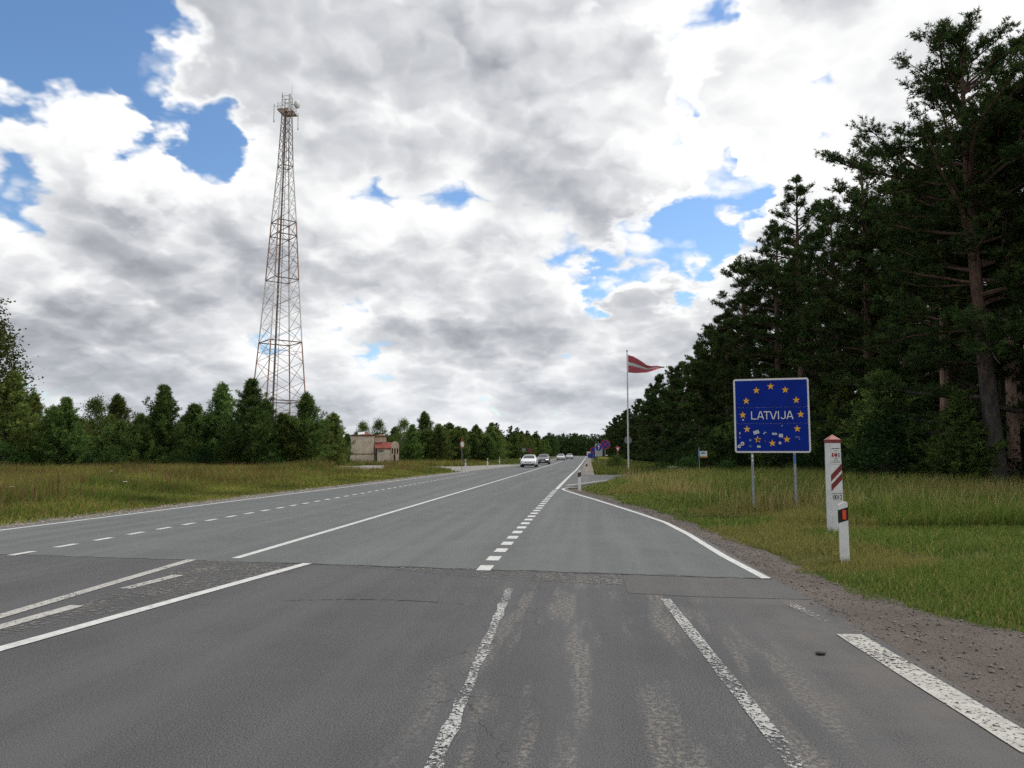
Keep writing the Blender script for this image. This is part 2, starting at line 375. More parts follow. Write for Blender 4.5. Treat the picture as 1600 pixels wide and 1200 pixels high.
# markings on the older surface
strip('solid_line', seg((-5.74, 3.0), (-6.12, 11.2), 20), .16, M_lined, .0075, road)
strip('lane_dash', seg((-5.60, 6.2), (-5.52, 7.75)), .17, M_lined, .0075, road)
strip('lane_dash', seg((-5.62, 8.75), (-5.53, 9.78)), .17, M_lined, .0075, road)
strip('solid_line', seg((-5.12, 3.0), (-4.95, 6.0), 8) + seg((-4.90, 6.3), (-4.19, 11.0), 14), .15, M_line, .0075, road)
strip('worn_line', [(-.79+.006*math.sin(i*1.3)-.17*max(i-4, 0)/40, 2.2+i*.16) for i in range(45)], .092, M_linew, .0075, road, .3)
strip('worn_line', [(1.19-.33*i/22, 2.2+i*.298) for i in range(23)], .115, M_linew, .0075, road, .06)
strip('edge_band', seg((2.62, 1.6), (2.355, 7.25), 16), .235, M_lined, .0075, road, .05)
strip('faint_line', seg((2.33, 7.75), (2.12, 9.1), 8), .12, M_linef, .0075, road)
# markings on the newer surface
ZN = .0085
strip('centre_line', [(-5.58+cshift(y), y) for y in [11.4]+xy_range(12, 150, 50)], .14, M_line, ZN, new_road)
y = 152
while y < 400:
    strip('centre_dash', [(-5.58+cshift(y), y), (-5.58+cshift(y+3), y+3)], .14, M_line, ZN, new_road); y += 12
y = 10.58; i = 0
while y < 34:
    strip('lane_dash', [(-1.49+cshift(y)*.2, y), (-1.49+cshift(y)*.2, y+.48)], .20, M_line, ZN, new_road); y += .98
strip('edge_line', [(-1.46+cshift(y)*min(1, .2+.8*(y-34)/40), y) for y in xy_range(34.3, 74, 20)] + [(-1.46+cshift(y), y) for y in xy_range(76, 430, 50)], .17, M_line, ZN, new_road)
strip('edge_line', [(left_edge(y)+.12, y) for y in xy_range(12.2, 66, 30)], .13, M_line, ZN, new_road)
strip('edge_line', [(left_edge(y)+.12, y) for y in xy_range(108, 430, 40)], .15, M_line, ZN, new_road)
y = 11.35
while y < 60:
    x0 = -9.32+cshift(y)*.6
    if x0 > left_edge(y)+.35: strip('lane_dash', [(x0, y), (x0, y+.52)], .14, M_line, ZN, new_road)
    y += 1.03
strip('edge_line', [(2.33, 10.3), (2.24, 11.4), (2.16, 12.4), (2.09, 14), (2.03, 15.6), (1.83, 18.2), (1.38, 20.9), (.84, 23.8), (.25, 26.9), (-.25, 29.3), (-.68, 31.6), (-.98, 33.2), (-1.12, 34.2), (-1.13, 35.0), (-.98, 35.7), (-.6, 36.4), (.1, 37.2)], .125, M_line, ZN, new_road)

# shoulders
gr_r = [(-.35, 34.4), (-.1, 32.5), (.35, 29.6), (.95, 26.6), (1.75, 22.4), (2.28, 19.1), (2.62, 15.6), (2.9, 12.6), (2.98, 10.9), (3.2, 9.45), (3.62, 7.9), (4.05, 7.3), (4.4, 6.2), (4.7, 4), (5.2, 0), (5.5, -8)]
def edge_at(pts, y):
    for (x1, y1), (x2, y2) in zip(pts, pts[1:]):
        if y2 <= y <= y1: return x1+(x2-x1)*(y1-y)/(y1-y2)
    return pts[0][0] if y > pts[0][1] else pts[-1][0]
ysr = sorted(set([p[1] for p in gr_r]+list(np.linspace(-8, 34, 90))))
struct(MB().sheet([(right_edge(y)-.12, y) for y in ysr], [(edge_at(gr_r, y)+.1+.12*math.sin(y*5.1)*math.sin(y*1.7), y) for y in ysr], -.006).build('gravel_shoulder', M_gravel))
ysl = xy_range(-5, 66, 60)
struct(MB().sheet([(left_edge(y)-.95-.12*math.sin(y*2.3), y) for y in ysl], [(left_edge(y)-.2, y) for y in ysl], -.006).build('gravel_shoulder', M_gravl))
ysf = xy_range(57.5, 430, 40)
struct(MB().sheet([(right_edge(y)-.05, y) for y in ysf], [(right_edge(y)+1.15, y) for y in ysf], -.006).build('gravel_shoulder', M_gravl))
ysf = xy_range(108, 430, 40)
struct(MB().sheet([(left_edge(y)-1.3, y) for y in ysf], [(left_edge(y)-.2, y) for y in ysf], -.006).build('gravel_shoulder', M_gravl))
# side roads, lay-by, concrete pad
side = struct(poly('side_road', [(-1.1, 57.2), (.4, 56.9), (4.4, 56.4), (9, 55.6), (18, 53), (30, 48), (30, 42), (18, 46.2), (9, 48.2), (4.2, 48.2), (2.6, 46.6), (1.2, 44.2), (.4, 41.4), (-.35, 38.6), (-.9, 36.2), (-1.15, 36.2)], .0015, M_new))
strip('edge_line', [(-1.1, 38.6), (-.3, 41.2), (.5, 44.0), (1.3, 46.6), (2.3, 48.6), (4.5, 49.3), (8, 49.1)], .16, M_line, .0085, side)
strip('edge_line', [(.3, 57.0), (4.4, 56.5), (9, 55.7)], .22, M_line, .0085, side)
struct(poly('gravel_shoulder', [(1.35, 45.2), (2.7, 47.0), (4.2, 48.1), (5.6, 48.1), (4.6, 46.2), (2.6, 44.4)], .003, M_gravl))
struct(poly('parking_lot', [(5.6, 80), (7.5, 69), (9.4, 66), (14, 64), (30, 60), (30, 84), (15, 95), (10, 99)], -.004, M_concrete))
struct(poly('side_road', [(-10.5, 66), (-9.4, 108), (-12.2, 108), (-16, 92), (-40, 96), (-60, 92), (-60, 86), (-38, 88), (-16, 80), (-13.2, 72), (-12.2, 66)], -.003, M_concrete))
struct(poly('concrete_pad', [(-22.5, 63), (-17.5, 58.5), (-17.2, 62), (-20, 74), (-23.5, 86), (-26, 99), (-30, 99), (-29, 84)], -.002, M_concrete))

# ------------------------------------------------------------------ grass
def blades(name, P, h, w, base_c, tip_c, lean=.38, wind=(.08, .0)):
    """curved blades, three triangles each: P (N,2), h and w (N,), colours (N,3)"""
    n = len(P); a = rng.uniform(0, 2*np.pi, n); side_ = np.stack([np.cos(a), np.sin(a), np.zeros(n)], 1)
    ld = rng.normal(0, lean, (n, 2))*h[:, None] + np.array(wind)*h[:, None]
    b = np.stack([P[:, 0], P[:, 1], np.full(n, -.02)], 1)
    mid_ = b + np.stack([ld[:, 0]*.3, ld[:, 1]*.3, h*.58], 1); tip = b + np.stack([ld[:, 0], ld[:, 1], h], 1)
    wv = side_*w[:, None]*.5
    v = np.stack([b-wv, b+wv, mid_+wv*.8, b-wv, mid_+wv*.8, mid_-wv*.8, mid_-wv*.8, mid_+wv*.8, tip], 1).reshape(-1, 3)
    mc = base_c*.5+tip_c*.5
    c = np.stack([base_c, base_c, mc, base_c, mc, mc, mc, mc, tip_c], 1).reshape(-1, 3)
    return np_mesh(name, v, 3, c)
def pick(n, cols, ps):
    c = np.array(cols)[rng.choice(len(cols), n, p=ps)]; return c*rng.uniform(.75, 1.25, (n, 1))
def lowfreq(P, s, seed):
    q = np.zeros(len(P)); r = np.random.default_rng(seed)
    for k in range(7):
        a = r.uniform(0, 6.28); f = s*r.uniform(.5, 2.2); q += np.sin((P[:, 0]*np.cos(a)+P[:, 1]*np.sin(a))*f + r.uniform(0, 6.28))
    return q/7**.5
def seen(P, margin=.13):
    yaw = R(5.764); fx, fy = -math.sin(yaw), math.cos(yaw); dd = P[:, 0]*fx+P[:, 1]*fy; rr = P[:, 0]*fy-P[:, 1]*fx
    return (dd > 1) & (np.abs(rr) < dd*(.687+margin)+2.0)
GREEN = [(0.076, 0.118, 0.024), (0.115, 0.150, 0.034), (0.052, 0.088, 0.020), (0.21, 0.185, 0.072)]
def right_grass():
    parts = []
    er = lambda P: np.interp(P[:, 1], [p[1] for p in gr_r[::-1]], [p[0] for p in gr_r[::-1]])
    def field(x0, x1, y0, y1, dens, hfun, w, cols, ps):
        n = int((x1-x0)*(y1-y0)*dens); P = np.stack([rng.uniform(x0, x1, n), rng.uniform(y0, y1, n)], 1)
        e = er(P) + .14*lowfreq(P, 3.5, 3)+.05*lowfreq(P, 12, 5); k = seen(P) & (P[:, 0] > e + rng.exponential(.05, n))
        k &= ~((P[:, 1] > 34.4) & (P[:, 0] < (P[:, 1]-36.4)*.235-.35+.1))
        k &= ~((P[:, 1] > 44.8) & (P[:, 1] < 49) & (P[:, 0] < 3.8+(P[:, 1]-46)*.6))
        k &= rng.uniform(0, 1, n) < np.clip(.85+.3*lowfreq(P, 2.2, 9), .25, 1)
        P = P[k]; e = e[k]; n = len(P); h = hfun(P, P[:, 0]-e)*rng.uniform(.5, 1.3, n)
        dry = lowfreq(P, .9, 21) > .55; c = pick(n, cols, ps)
        c[dry] = c[dry]*.45 + np.array((.20, .165, .065))*.55*rng.uniform(.7, 1.2, (dry.sum(), 1))
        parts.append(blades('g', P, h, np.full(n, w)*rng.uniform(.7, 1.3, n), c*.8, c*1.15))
    near = lambda P, e: np.clip(.05+.05*e, .05, .12)+.02*lowfreq(P, 2.5, 4).clip(0, 2)
    midh = lambda P, e: np.where(P[:, 1] > 17.5, np.clip(.10+.12*(e-1.2), .09, .55), np.clip(.07+.06*e, .06, .16))*(1+.25*lowfreq(P, .8, 8))
    field(2.5, 12, 6.6, 12, 2300, near, .0075, GREEN, [.37, .26, .22, .15])
    field(2, 18, 12, 19, 800, midh, .011, GREEN, [.4, .27, .2, .13])
    field(1, 26, 19, 30, 300, midh, .018, GREEN, [.36, .26, .18, .20])
    field(-.6, 30, 30, 48, 130, lambda P, e: np.clip(.12+.14*(e-.5), .1, .75), .028, GREEN, [.33, .26, .16, .25])
    # dry seed stalks standing above the unmown grass
    n = 9000; P = np.stack([rng.uniform(1.5, 24, n), rng.uniform(19, 46, n)], 1); e = P[:, 0]-er(P); k = (e > 2.2) & seen(P) & (lowfreq(P, .7, 31) > -.2); P = P[k]; n = len(P)
    c = pick(n, [(.30, .24, .12), (.24, .17, .085)], [.6, .4]); parts.append(blades('g', P, rng.uniform(.45, .95, n), np.full(n, .016), c*.7, c*1.2, .16))
    join('verge_grass', parts, 'short green grass with dry unmown stalks on the verge below the forest')
def join(name, meshes, label):
    vs = []; cs = []
    for me in meshes:
        n = len(me.vertices); v = np.empty(n*3, np.float32); me.vertices.foreach_get('co', v); vs.append(v.reshape(-1, 3))
        c = np.empty(n*4, np.float32); me.color_attributes['tint'].data.foreach_get('color', c); cs.append(c.reshape(-1, 4)[:, :3])
        bpy.data.meshes.remove(me)
    o = link(name, np_mesh(name, np.concatenate(vs), 3, np.concatenate(cs)), M_grass); o['kind'] = 'stuff'; tag(o, label, 'grass'); return o
def in_poly(P, poly_):
    x, y = P[:, 0], P[:, 1]; c = np.zeros(len(P), bool); n = len(poly_)
    for i in range(n):
        (x1, y1), (x2, y2) = poly_[i], poly_[(i+1) % n]
        if y1 == y2: continue
        c ^= ((y1 > y) != (y2 > y)) & (x < (x2-x1)*(y-y1)/(y2-y1)+x1)
    return c
PAD = [(-22.5, 63), (-17.5, 58.5), (-17.2, 62), (-20, 74), (-23.5, 86), (-26, 99), (-30, 99), (-29, 84)]
SIDEL = [(-10.5, 66), (-9.4, 108), (-12.2, 108), (-16, 92), (-40, 96), (-60, 92), (-60, 86), (-38, 88), (-16, 80), (-13.2, 72), (-12.2, 66)]
def left_grass():
    parts = []
    le = lambda P: np.interp(P[:, 1], YS, [left_edge(y) for y in YS])-.75
    def field(x0, x1, y0, y1, dens, w, hs):
        n = int((x1-x0)*(y1-y0)*dens); P = np.stack([rng.uniform(x0, x1, n), rng.uniform(y0, y1, n)], 1)
        e = le(P)-P[:, 0]-.15*lowfreq(P, 2.5, 2); k = seen(P) & (e > 0) & ~in_poly(P, PAD) & ~in_poly(P, SIDEL); P = P[k]; e = e[k]; n = len(P)
        q = lowfreq(P, .45, 77)
        h = np.clip(.07+.075*e, .07, .62)*hs*(1+.30*q)*rng.uniform(.45, 1.25, n)
        c = pick(n, [(.10, .125, .026), (.135, .145, .036), (.075, .105, .024), (.21, .165, .065), (.20, .115, .065)], [.36, .28, .17, .13, .06])
        c *= (1+.28*lowfreq(P, .9, 61)[:, None]*np.array((1, .9, .8)))*np.where(e < 4, 1.5, 1.45)[:, None]
        wd = lowfreq(P, .75, 91) > 1.15; c[wd] *= np.array((.6, .78, .7)); h[wd] *= 1.35
        red = (q > .25) & (e > 3.0) & (rng.uniform(0, 1, n) < .45); tip = c*1.15; tip[red] = np.array((.20, .105, .062))*rng.uniform(.7, 1.2, (red.sum(), 1))
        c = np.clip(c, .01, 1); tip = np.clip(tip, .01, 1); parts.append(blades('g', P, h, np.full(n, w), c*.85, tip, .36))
    field(-36, -12.5, 13, 34, 190, .022, 1.0); field(-56, -11, 34, 66, 95, .034, 1.05); field(-60, -10, 66, 112, 32, .05, .9)
    n = 9000; P = np.stack([rng.uniform(-58, -14, n), rng.uniform(18, 75, n)], 1); e = le(P)-P[:, 0]; k = (e > 3) & seen(P) & ~in_poly(P, PAD) & ~in_poly(P, SIDEL) & (lowfreq(P, .35, 55) > -.1); P = P[k]; n = len(P)
    c = pick(n, [(.21, .115, .07), (.26, .19, .09), (.16, .075, .05)], [.45, .3, .25]); parts.append(blades('g', P, rng.uniform(.6, 1.1, n), np.full(n, .032), c*.7, c*1.1, .15))
    join('meadow_grass', parts, 'tall meadow grass with rusty seed heads left of the road')
def far_grass():
    parts = []
    n = 26000; P = np.stack([rng.uniform(.3, 16, n), rng.uniform(57.6, 125, n)], 1)
    k = (P[:, 0] > np.interp(P[:, 1], [57, 440], [right_edge(57)+1.2, right_edge(430)+1.2])) & ~in_poly(P, [(5.6, 80), (7.5, 69), (9.4, 66), (14, 64), (30, 60), (30, 84), (15, 95), (10, 99)]); P = P[k]; n = len(P)
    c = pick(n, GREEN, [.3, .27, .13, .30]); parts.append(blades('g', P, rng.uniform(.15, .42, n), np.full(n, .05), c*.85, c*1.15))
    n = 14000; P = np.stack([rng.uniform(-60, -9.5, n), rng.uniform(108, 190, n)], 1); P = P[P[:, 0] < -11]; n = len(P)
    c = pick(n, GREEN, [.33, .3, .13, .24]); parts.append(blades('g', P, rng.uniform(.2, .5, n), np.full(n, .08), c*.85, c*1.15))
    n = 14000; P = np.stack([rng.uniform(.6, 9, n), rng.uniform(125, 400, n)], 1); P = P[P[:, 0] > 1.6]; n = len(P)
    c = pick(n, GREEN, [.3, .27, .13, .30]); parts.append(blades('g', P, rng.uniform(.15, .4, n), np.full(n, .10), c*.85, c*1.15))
    join('roadside_grass', parts, 'distant roadside grass around the flagpole and along the far road')
right_grass(); left_grass(); far_grass()

# loose stones on the shoulders
def stones():
    oct_ = np.array([(1, 0, 0), (-1, 0, 0), (0, 1, 0), (0, -1, 0), (0, 0, 1), (0, 0, -1)], float); fc = [(0, 2, 4), (2, 1, 4), (1, 3, 4), (3, 0, 4), (2, 0, 5), (1, 2, 5), (3, 1, 5), (0, 3, 5)]
    n = 9000; Y = 4.4+rng.uniform(0, 1, n)**1.6*28; X0 = np.interp(Y, YS, [right_edge(y) for y in YS])+.02; X1 = np.interp(Y, [p[1] for p in gr_r[::-1]], [p[0] for p in gr_r[::-1]])+.1
    X = X0+(X1-X0)*rng.uniform(-.12, 1.05, n); s = .0035+rng.exponential(.0042, n).clip(0, .022)
    n2 = 7000; Y2 = rng.uniform(13, 60, n2); X2 = np.interp(Y2, YS, [left_edge(y) for y in YS])-rng.uniform(.2, 1.2, n2); s2 = rng.uniform(.01, .035, n2)
    X, Y, s = np.concatenate([X, X2]), np.concatenate([Y, Y2]), np.concatenate([s, s2]); n = len(X)
    v = oct_[None]*s[:, None, None]*rng.uniform(.6, 1.3, (n, 6, 1))*np.array([1, 1, .6]); v += np.stack([X, Y, s*.15], 1)[:, None]
    tri = v[:, np.array(fc)].reshape(-1, 3); c = np.repeat(np.concatenate([np.array([(.165, .145, .13)]*(n-n2)), np.array([(.28, .25, .22)]*n2)])*rng.uniform(.55, 1.5, (n, 1)), 24, 0)
    m = bpy.data.materials.new('stones'); m.use_nodes = True; t = NT(m.node_tree); at = t.add('ShaderNodeAttribute', attribute_name='tint'); t.l.new(at.outputs['Color'], t.n['Principled BSDF'].inputs['Base Color']); t.n['Principled BSDF'].inputs['Roughness'].default_value = .9
    o = link('gravel', np_mesh('gravel', tri, 3, c), m); o['kind'] = 'stuff'; tag(o, 'loose grey and tan gravel scattered along both road shoulders', 'gravel')
stones()

# ------------------------------------------------------------------ trees
def unit(a): return a/np.maximum(np.linalg.norm(a, axis=-1, keepdims=True), 1e-9)
def needles(base, dirs, L, k, nl, w, cols, r):
    """k narrow triangles round each shoot"""
    n = len(base); t = r.uniform(.05, 1.0, (n, k)); rv = unit(r.normal(0, 1, (n, k, 3))); d = dirs[:, None]
    perp = unit(rv - d*np.sum(rv*d, -1, keepdims=True)); nd = unit(d*.75+perp*.85)
    p = base[:, None] + d*(L[:, None]*t)[..., None]; ln = nl*r.uniform(.7, 1.25, (n, k, 1))
    wv = unit(np.cross(nd, unit(r.normal(0, 1, (n, k, 3)))))*w*.5
    v = np.stack([p-wv, p+wv, p+nd*ln], 2).reshape(-1, 3)
    c = np.repeat(np.repeat(cols[:, None], k, 1)*r.uniform(.8, 1.2, (n, k, 1)), 3, 1).reshape(-1, 3) if False else np.repeat((np.repeat(cols[:, None], k, 1)*r.uniform(.8, 1.2, (n, k, 1))).reshape(-1, 3), 3, 0)
    return v, c
PINE_C = [(.036, .060, .022), (.050, .078, .026), (.028, .048, .020), (.072, .098, .032)]
def curve_pts(p, d, L, n, up, r, wob=.12):
    pts = [p.copy()]; d = d.copy()
    for i in range(n):
        d = d + np.array([0, 0, up]) + r.normal(0, wob, 3); d /= np.linalg.norm(d); p = p + d*L/n; pts.append(p.copy())
    return np.array(pts)
def young_pine(seed, H, Rr, k=9, nl=.2, w=.042, dens=1.0):
    r = np.random.default_rng(seed); tr = MB(); bs = []; ds = []
    lean = r.normal(0, .03, 2)
    axis = lambda z: np.array([lean[0]*z, lean[1]*z, z])
    tr.tube([axis(z) for z in np.linspace(-.1, H*.97, 8)], list(np.linspace(.055+.011*H, .012, 8)), 7)
    z = .15
    while z < H*.97:
        t = z/H; rad = Rr*(1-t)**.72*(.85+.15*min(t*5, 1))*(1+.15*math.sin(z*2.1+seed))*(1-max(0, t-.6)*.7)
        nb = r.integers(5, 8); a0 = r.uniform(0, 6.28)
        for b in range(nb):
            a = a0+b*6.283/nb+r.normal(0, .25); L = max(rad*r.uniform(.45, 1.25)*(1+.22*math.sin(a+seed)+.18*math.sin(2*a+z*.7)), .15); el = .12+.85*t+r.normal(0, .1)
            d = np.array([math.cos(a)*math.cos(el), math.sin(a)*math.cos(el), math.sin(el)])
            n = max(3, int(L/.22)); q = curve_pts(axis(z), d, L, n, .05, r, .06); tr.tube(q, list(np.linspace(.02, .006, len(q))), 4, False)
            for i in range(1, n+1):
                f = i/n
                if f < .22: continue
                for s in range(int(round((3.6 if f < .95 else 7)*dens))):
                    dv = q[i]-q[i-1]; dv = dv/np.linalg.norm(dv); sd = r.normal(0, 1, 3)
                    dv = dv*.75+sd*.38+np.array([.06, 0, .42]); bs.append(q[i]+r.normal(0, .07, 3)+sd*.1*(1-f*.5)); ds.append(dv)
        z += r.uniform(.24, .36)*(1-.25*t)
    for s in range(30): bs.append(axis(H*r.uniform(.84, 1.02))); ds.append(np.array([r.normal(0, .3), r.normal(0, .3), 1]))
    for s in range(9):          # side leaders break the outline
        a = r.uniform(0, 6.28); zz = H*r.uniform(.45, .85); q0 = axis(zz)+np.array([math.cos(a), math.sin(a), 0])*Rr*(1-zz/H)*.75
        for m in range(12): bs.append(q0+np.array([0, 0, m*.085*r.uniform(.8, 1.2)])+r.normal(0, .035, 3)); ds.append(np.array([r.normal(0, .35), r.normal(0, .35), 1]))
    bs = np.array(bs); ds = unit(np.array(ds)); n = len(bs)
    v, c = needles(bs, ds, r.uniform(.16, .34, n), k, nl, w, np.array(PINE_C)[r.choice(4, n, p=[.34, .3, .2, .16])]*r.uniform(.8, 1.2, (n, 1)), r)
    return tr, np_mesh('crown', v, 3, c)
def tall_pine(seed, H, Rr, cb=.3, nlimb=46, low=0, k=11, nl=.2, w=.04, wind=.22):
    """Scots pine: bare bole, twisting limbs, needle plates at the limb ends; `low` adds long limbs near the ground"""
    r = np.random.default_rng(seed); tr = MB(); bs = []; ds = []
    bx, by = r.normal(0, .25, 2); ax = lambda z: np.array([bx*math.sin(z/H*2.6)+wind*.9*(z/H)**2*1.5, by*math.sin(z/H*2.2), z])
    r0 = .09+.0105*H
    tr.tube([ax(z) for z in np.linspace(-.15, H*.97, 16)], [r0*(1.25 if i == 0 else 1)*(1-i/15.5)**.8+.015 for i in range(16)], 9)
    zs = [H*(cb+(1-cb)*((i+r.uniform(0, 1))/nlimb)**.92) for i in range(nlimb)] + [H*r.uniform(min(.08, cb*.5), cb) for i in range(low)]
    for z in zs:
        t = max((z/H-cb)/(1-cb), 0); prof = (.6+.62*min(t/.35, 1))*(1-t**4)**.8*(1-.25*t) if z > H*cb else 1.15
        a = r.uniform(0, 6.28); L = max(Rr*prof*r.uniform(.5, 1.12), .5); el = -.10+.75*t+r.normal(0, .16)
        d = np.array([math.cos(a)*math.cos(el), math.sin(a)*math.cos(el), math.sin(el)]); n = max(4, int(L/.5)); q = curve_pts(ax(z), d, L, n, .035, r, .13)
        tr.tube(q, list(np.linspace(.022+.016*L, .009, len(q))), 5, False)
        nsub = max(3, int(L*4.3))
        for s in range(nsub):
            f = r.uniform(.14, 1.0); i = min(int(f*n), n-1); p = q[i]+(q[i+1]-q[i])*(f*n-i); dv = q[i+1]-q[i]; dv /= np.linalg.norm(dv)
            sd = np.cross(dv, [0, 0, 1])*r.choice([-1, 1])*r.uniform(.3, 1.1); sv = dv*.75+sd+np.array([wind, 0, r.uniform(.0, .5)]); sv /= np.linalg.norm(sv)
            sl = r.uniform(.35, 1.0)*(1.15-f*.45)*min(1.0, L/2.2); qq = curve_pts(p, sv, sl, 3, .10, r, .12)
            if sl > .45: tr.tube(qq, [.014, .011, .008, .005], 3, False)
            for m in range(r.integers(8, 14)):
                g = r.uniform(.25, 1.05); j = min(int(g*3), 2); pp = qq[j]+(qq[j+1]-qq[j])*(g*3-j)
                bs.append(pp+r.normal(0, .10, 3)*[1, 1, .55]); ds.append(sv*.5+r.normal(0, .5, 3)+np.array([wind*1.1, 0, .6]))
    bs = np.array(bs); ds = unit(np.array(ds)); n = len(bs)
    v, c = needles(bs, ds, r.uniform(.14, .3, n), k, nl, w, np.array(PINE_C)[r.choice(4, n, p=[.36, .28, .22, .14])]*r.uniform(.8, 1.2, (n, 1)), r)
    return tr, np_mesh('crown', v, 3, c)
def leafy(seed, H, Rr, cols, n_cl=150, per=42, ls=.10, droop=0.0, cb=.2, shrub=False):
    """broadleaf tree or shrub: forked limbs, leaves as small bent quads (two triangles)"""
    r = np.random.default_rng(seed); tr = MB(); C = []
    ax = lambda z: np.array([.03*z*math.sin(seed), .03*z*math.cos(seed), z])
    if not shrub: tr.tube([ax(z) for z in np.linspace(-.1, H*.95, 9)], list(np.linspace(.05+.012*H, .015, 9)), 8)
    for i in range(n_cl):
        t = r.uniform(0, 1); z = H*(cb+(1-cb)*t); rad = Rr*(.45+.55*math.sin(math.pi*min(t*.85+.2, 1)))*(1-t**3*.75); a = r.uniform(0, 6.28); f = r.uniform(.35, 1)**.6
        p = np.array([math.cos(a)*rad*f, math.sin(a)*rad*f, z]); s = ax(max(z-rad*f*.7, .05)) if not shrub else np.array([p[0]*.15, p[1]*.15, 0])
        m = (s+p)/2+r.normal(0, .12, 3); tr.tube([s, m, p], [.035 if not shrub else .018, .02 if not shrub else .012, .006], 4, False); C.append(p)
    C = np.array(C); ce = np.repeat(C, per, 0); n = len(ce); off = r.normal(0, 1, (n, 3))*np.array([.32, .32, .26])*(Rr/2.2)**.5
    off[:, 2] -= droop*np.abs(r.normal(0, 1, n)); p = ce+off; p[:, 2] = np.maximum(p[:, 2], .03)
    d1 = unit(r.normal(0, 1, (n, 3))+[.4, 0, -.2-droop]); d2 = unit(np.cross(d1, r.normal(0, 1, (n, 3)))); l = ls*r.uniform(.7, 1.3, (n, 1))
    v = np.stack([p, p+d1*l*.55+d2*l*.38, p+d1*l, p, p+d1*l, p+d1*l*.55-d2*l*.38], 1).reshape(-1, 3)
    cc = np.array(cols)[r.choice(len(cols), n)]*r.uniform(.7, 1.3, (n, 1))*np.repeat(r.uniform(.75, 1.25, (len(C), 1)), per, 0)
    return tr, np_mesh('crown', v, 3, np.repeat(cc, 6, 0))
def proto(maker, leafm, barkm):
    tr, cr = maker; h = max(v[2] for v in tr.v)
    t = tr.build('trunk', barkm, None, True); me = t.data; bpy.data.objects.remove(t)
    cr.materials.append(leafm); return me, cr, h
PROTO = {}
def tree(name, kind, x, y, H, label, group=None, cat='tree', rz=None, wide=1.0):
    tm, cm, h = PROTO[kind]; o = thing(name, label, cat, (x, y, -.02), 0, group)
    o.rotation_euler.z = random.uniform(-.5, .5) if rz is None else rz
    s = H/h; o.scale = (s*wide, s*wide, s)
    link('trunk', tm, None, o); link('crown', cm, None, o); return o
M_bbark = mat('birch_bark', (.42, .40, .36), .9, c2=(.06, .055, .05), thr=.56, scale=5)
M_twig = mat('shrub_stem', (.085, .065, .045), .95)
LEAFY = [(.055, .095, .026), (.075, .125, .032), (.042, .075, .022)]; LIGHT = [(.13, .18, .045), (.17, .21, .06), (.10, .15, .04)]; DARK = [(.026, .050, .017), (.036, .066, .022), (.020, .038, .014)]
for i, (H, Rr) in enumerate([(7.5, 2.9), (6.0, 2.7), (8.0, 3.3), (5.0, 2.4)]): PROTO['y%d' % i] = proto(young_pine(20+i, H, Rr, nl=.22, w=.05), M_needle2, M_bark)
PROTO['p0'] = proto(tall_pine(3, 19.5, 5.0, .26, 92, 5, k=15, nl=.145, w=.030), M_needle, M_bark)     # the big edge pine
PROTO['p1'] = proto(tall_pine(41, 19, 3.7, .16, 66, 6, k=12, nl=.18, w=.040), M_needle, M_bark)
PROTO['p2'] = proto(tall_pine(42, 20, 3.3, .22, 60, 6, k=12, nl=.18, w=.040), M_needle, M_bark)
PROTO['p3'] = proto(tall_pine(43, 18, 4.1, .08, 72, 6, k=12, nl=.18, w=.040), M_needle, M_bark)
PROTO['p4'] = proto(tall_pine(44, 15, 3.5, .03, 66, 6, k=8, nl=.27, w=.070), M_needle, M_bark)
PROTO['p5'] = proto(tall_pine(46, 18, 3.0, .56, 44, 0, k=12, nl=.18, w=.040), M_needle, M_bark2)
PROTO['b0'] = proto(leafy(5, 11, 2.4, [(.10, .115, .03), (.13, .14, .04), (.075, .09, .025)], 280, 50, .15, .12), M_leaf, M_bbark)
PROTO['l0'] = proto(leafy(6, 8, 2.0, LIGHT, 150, 44, .15), M_leaf, M_bbark)
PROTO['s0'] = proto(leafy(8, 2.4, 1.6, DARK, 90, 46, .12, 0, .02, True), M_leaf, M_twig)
PROTO['s1'] = proto(leafy(9, 1.7, 1.3, LEAFY, 70, 46, .10, 0, .02, True), M_leaf, M_twig)

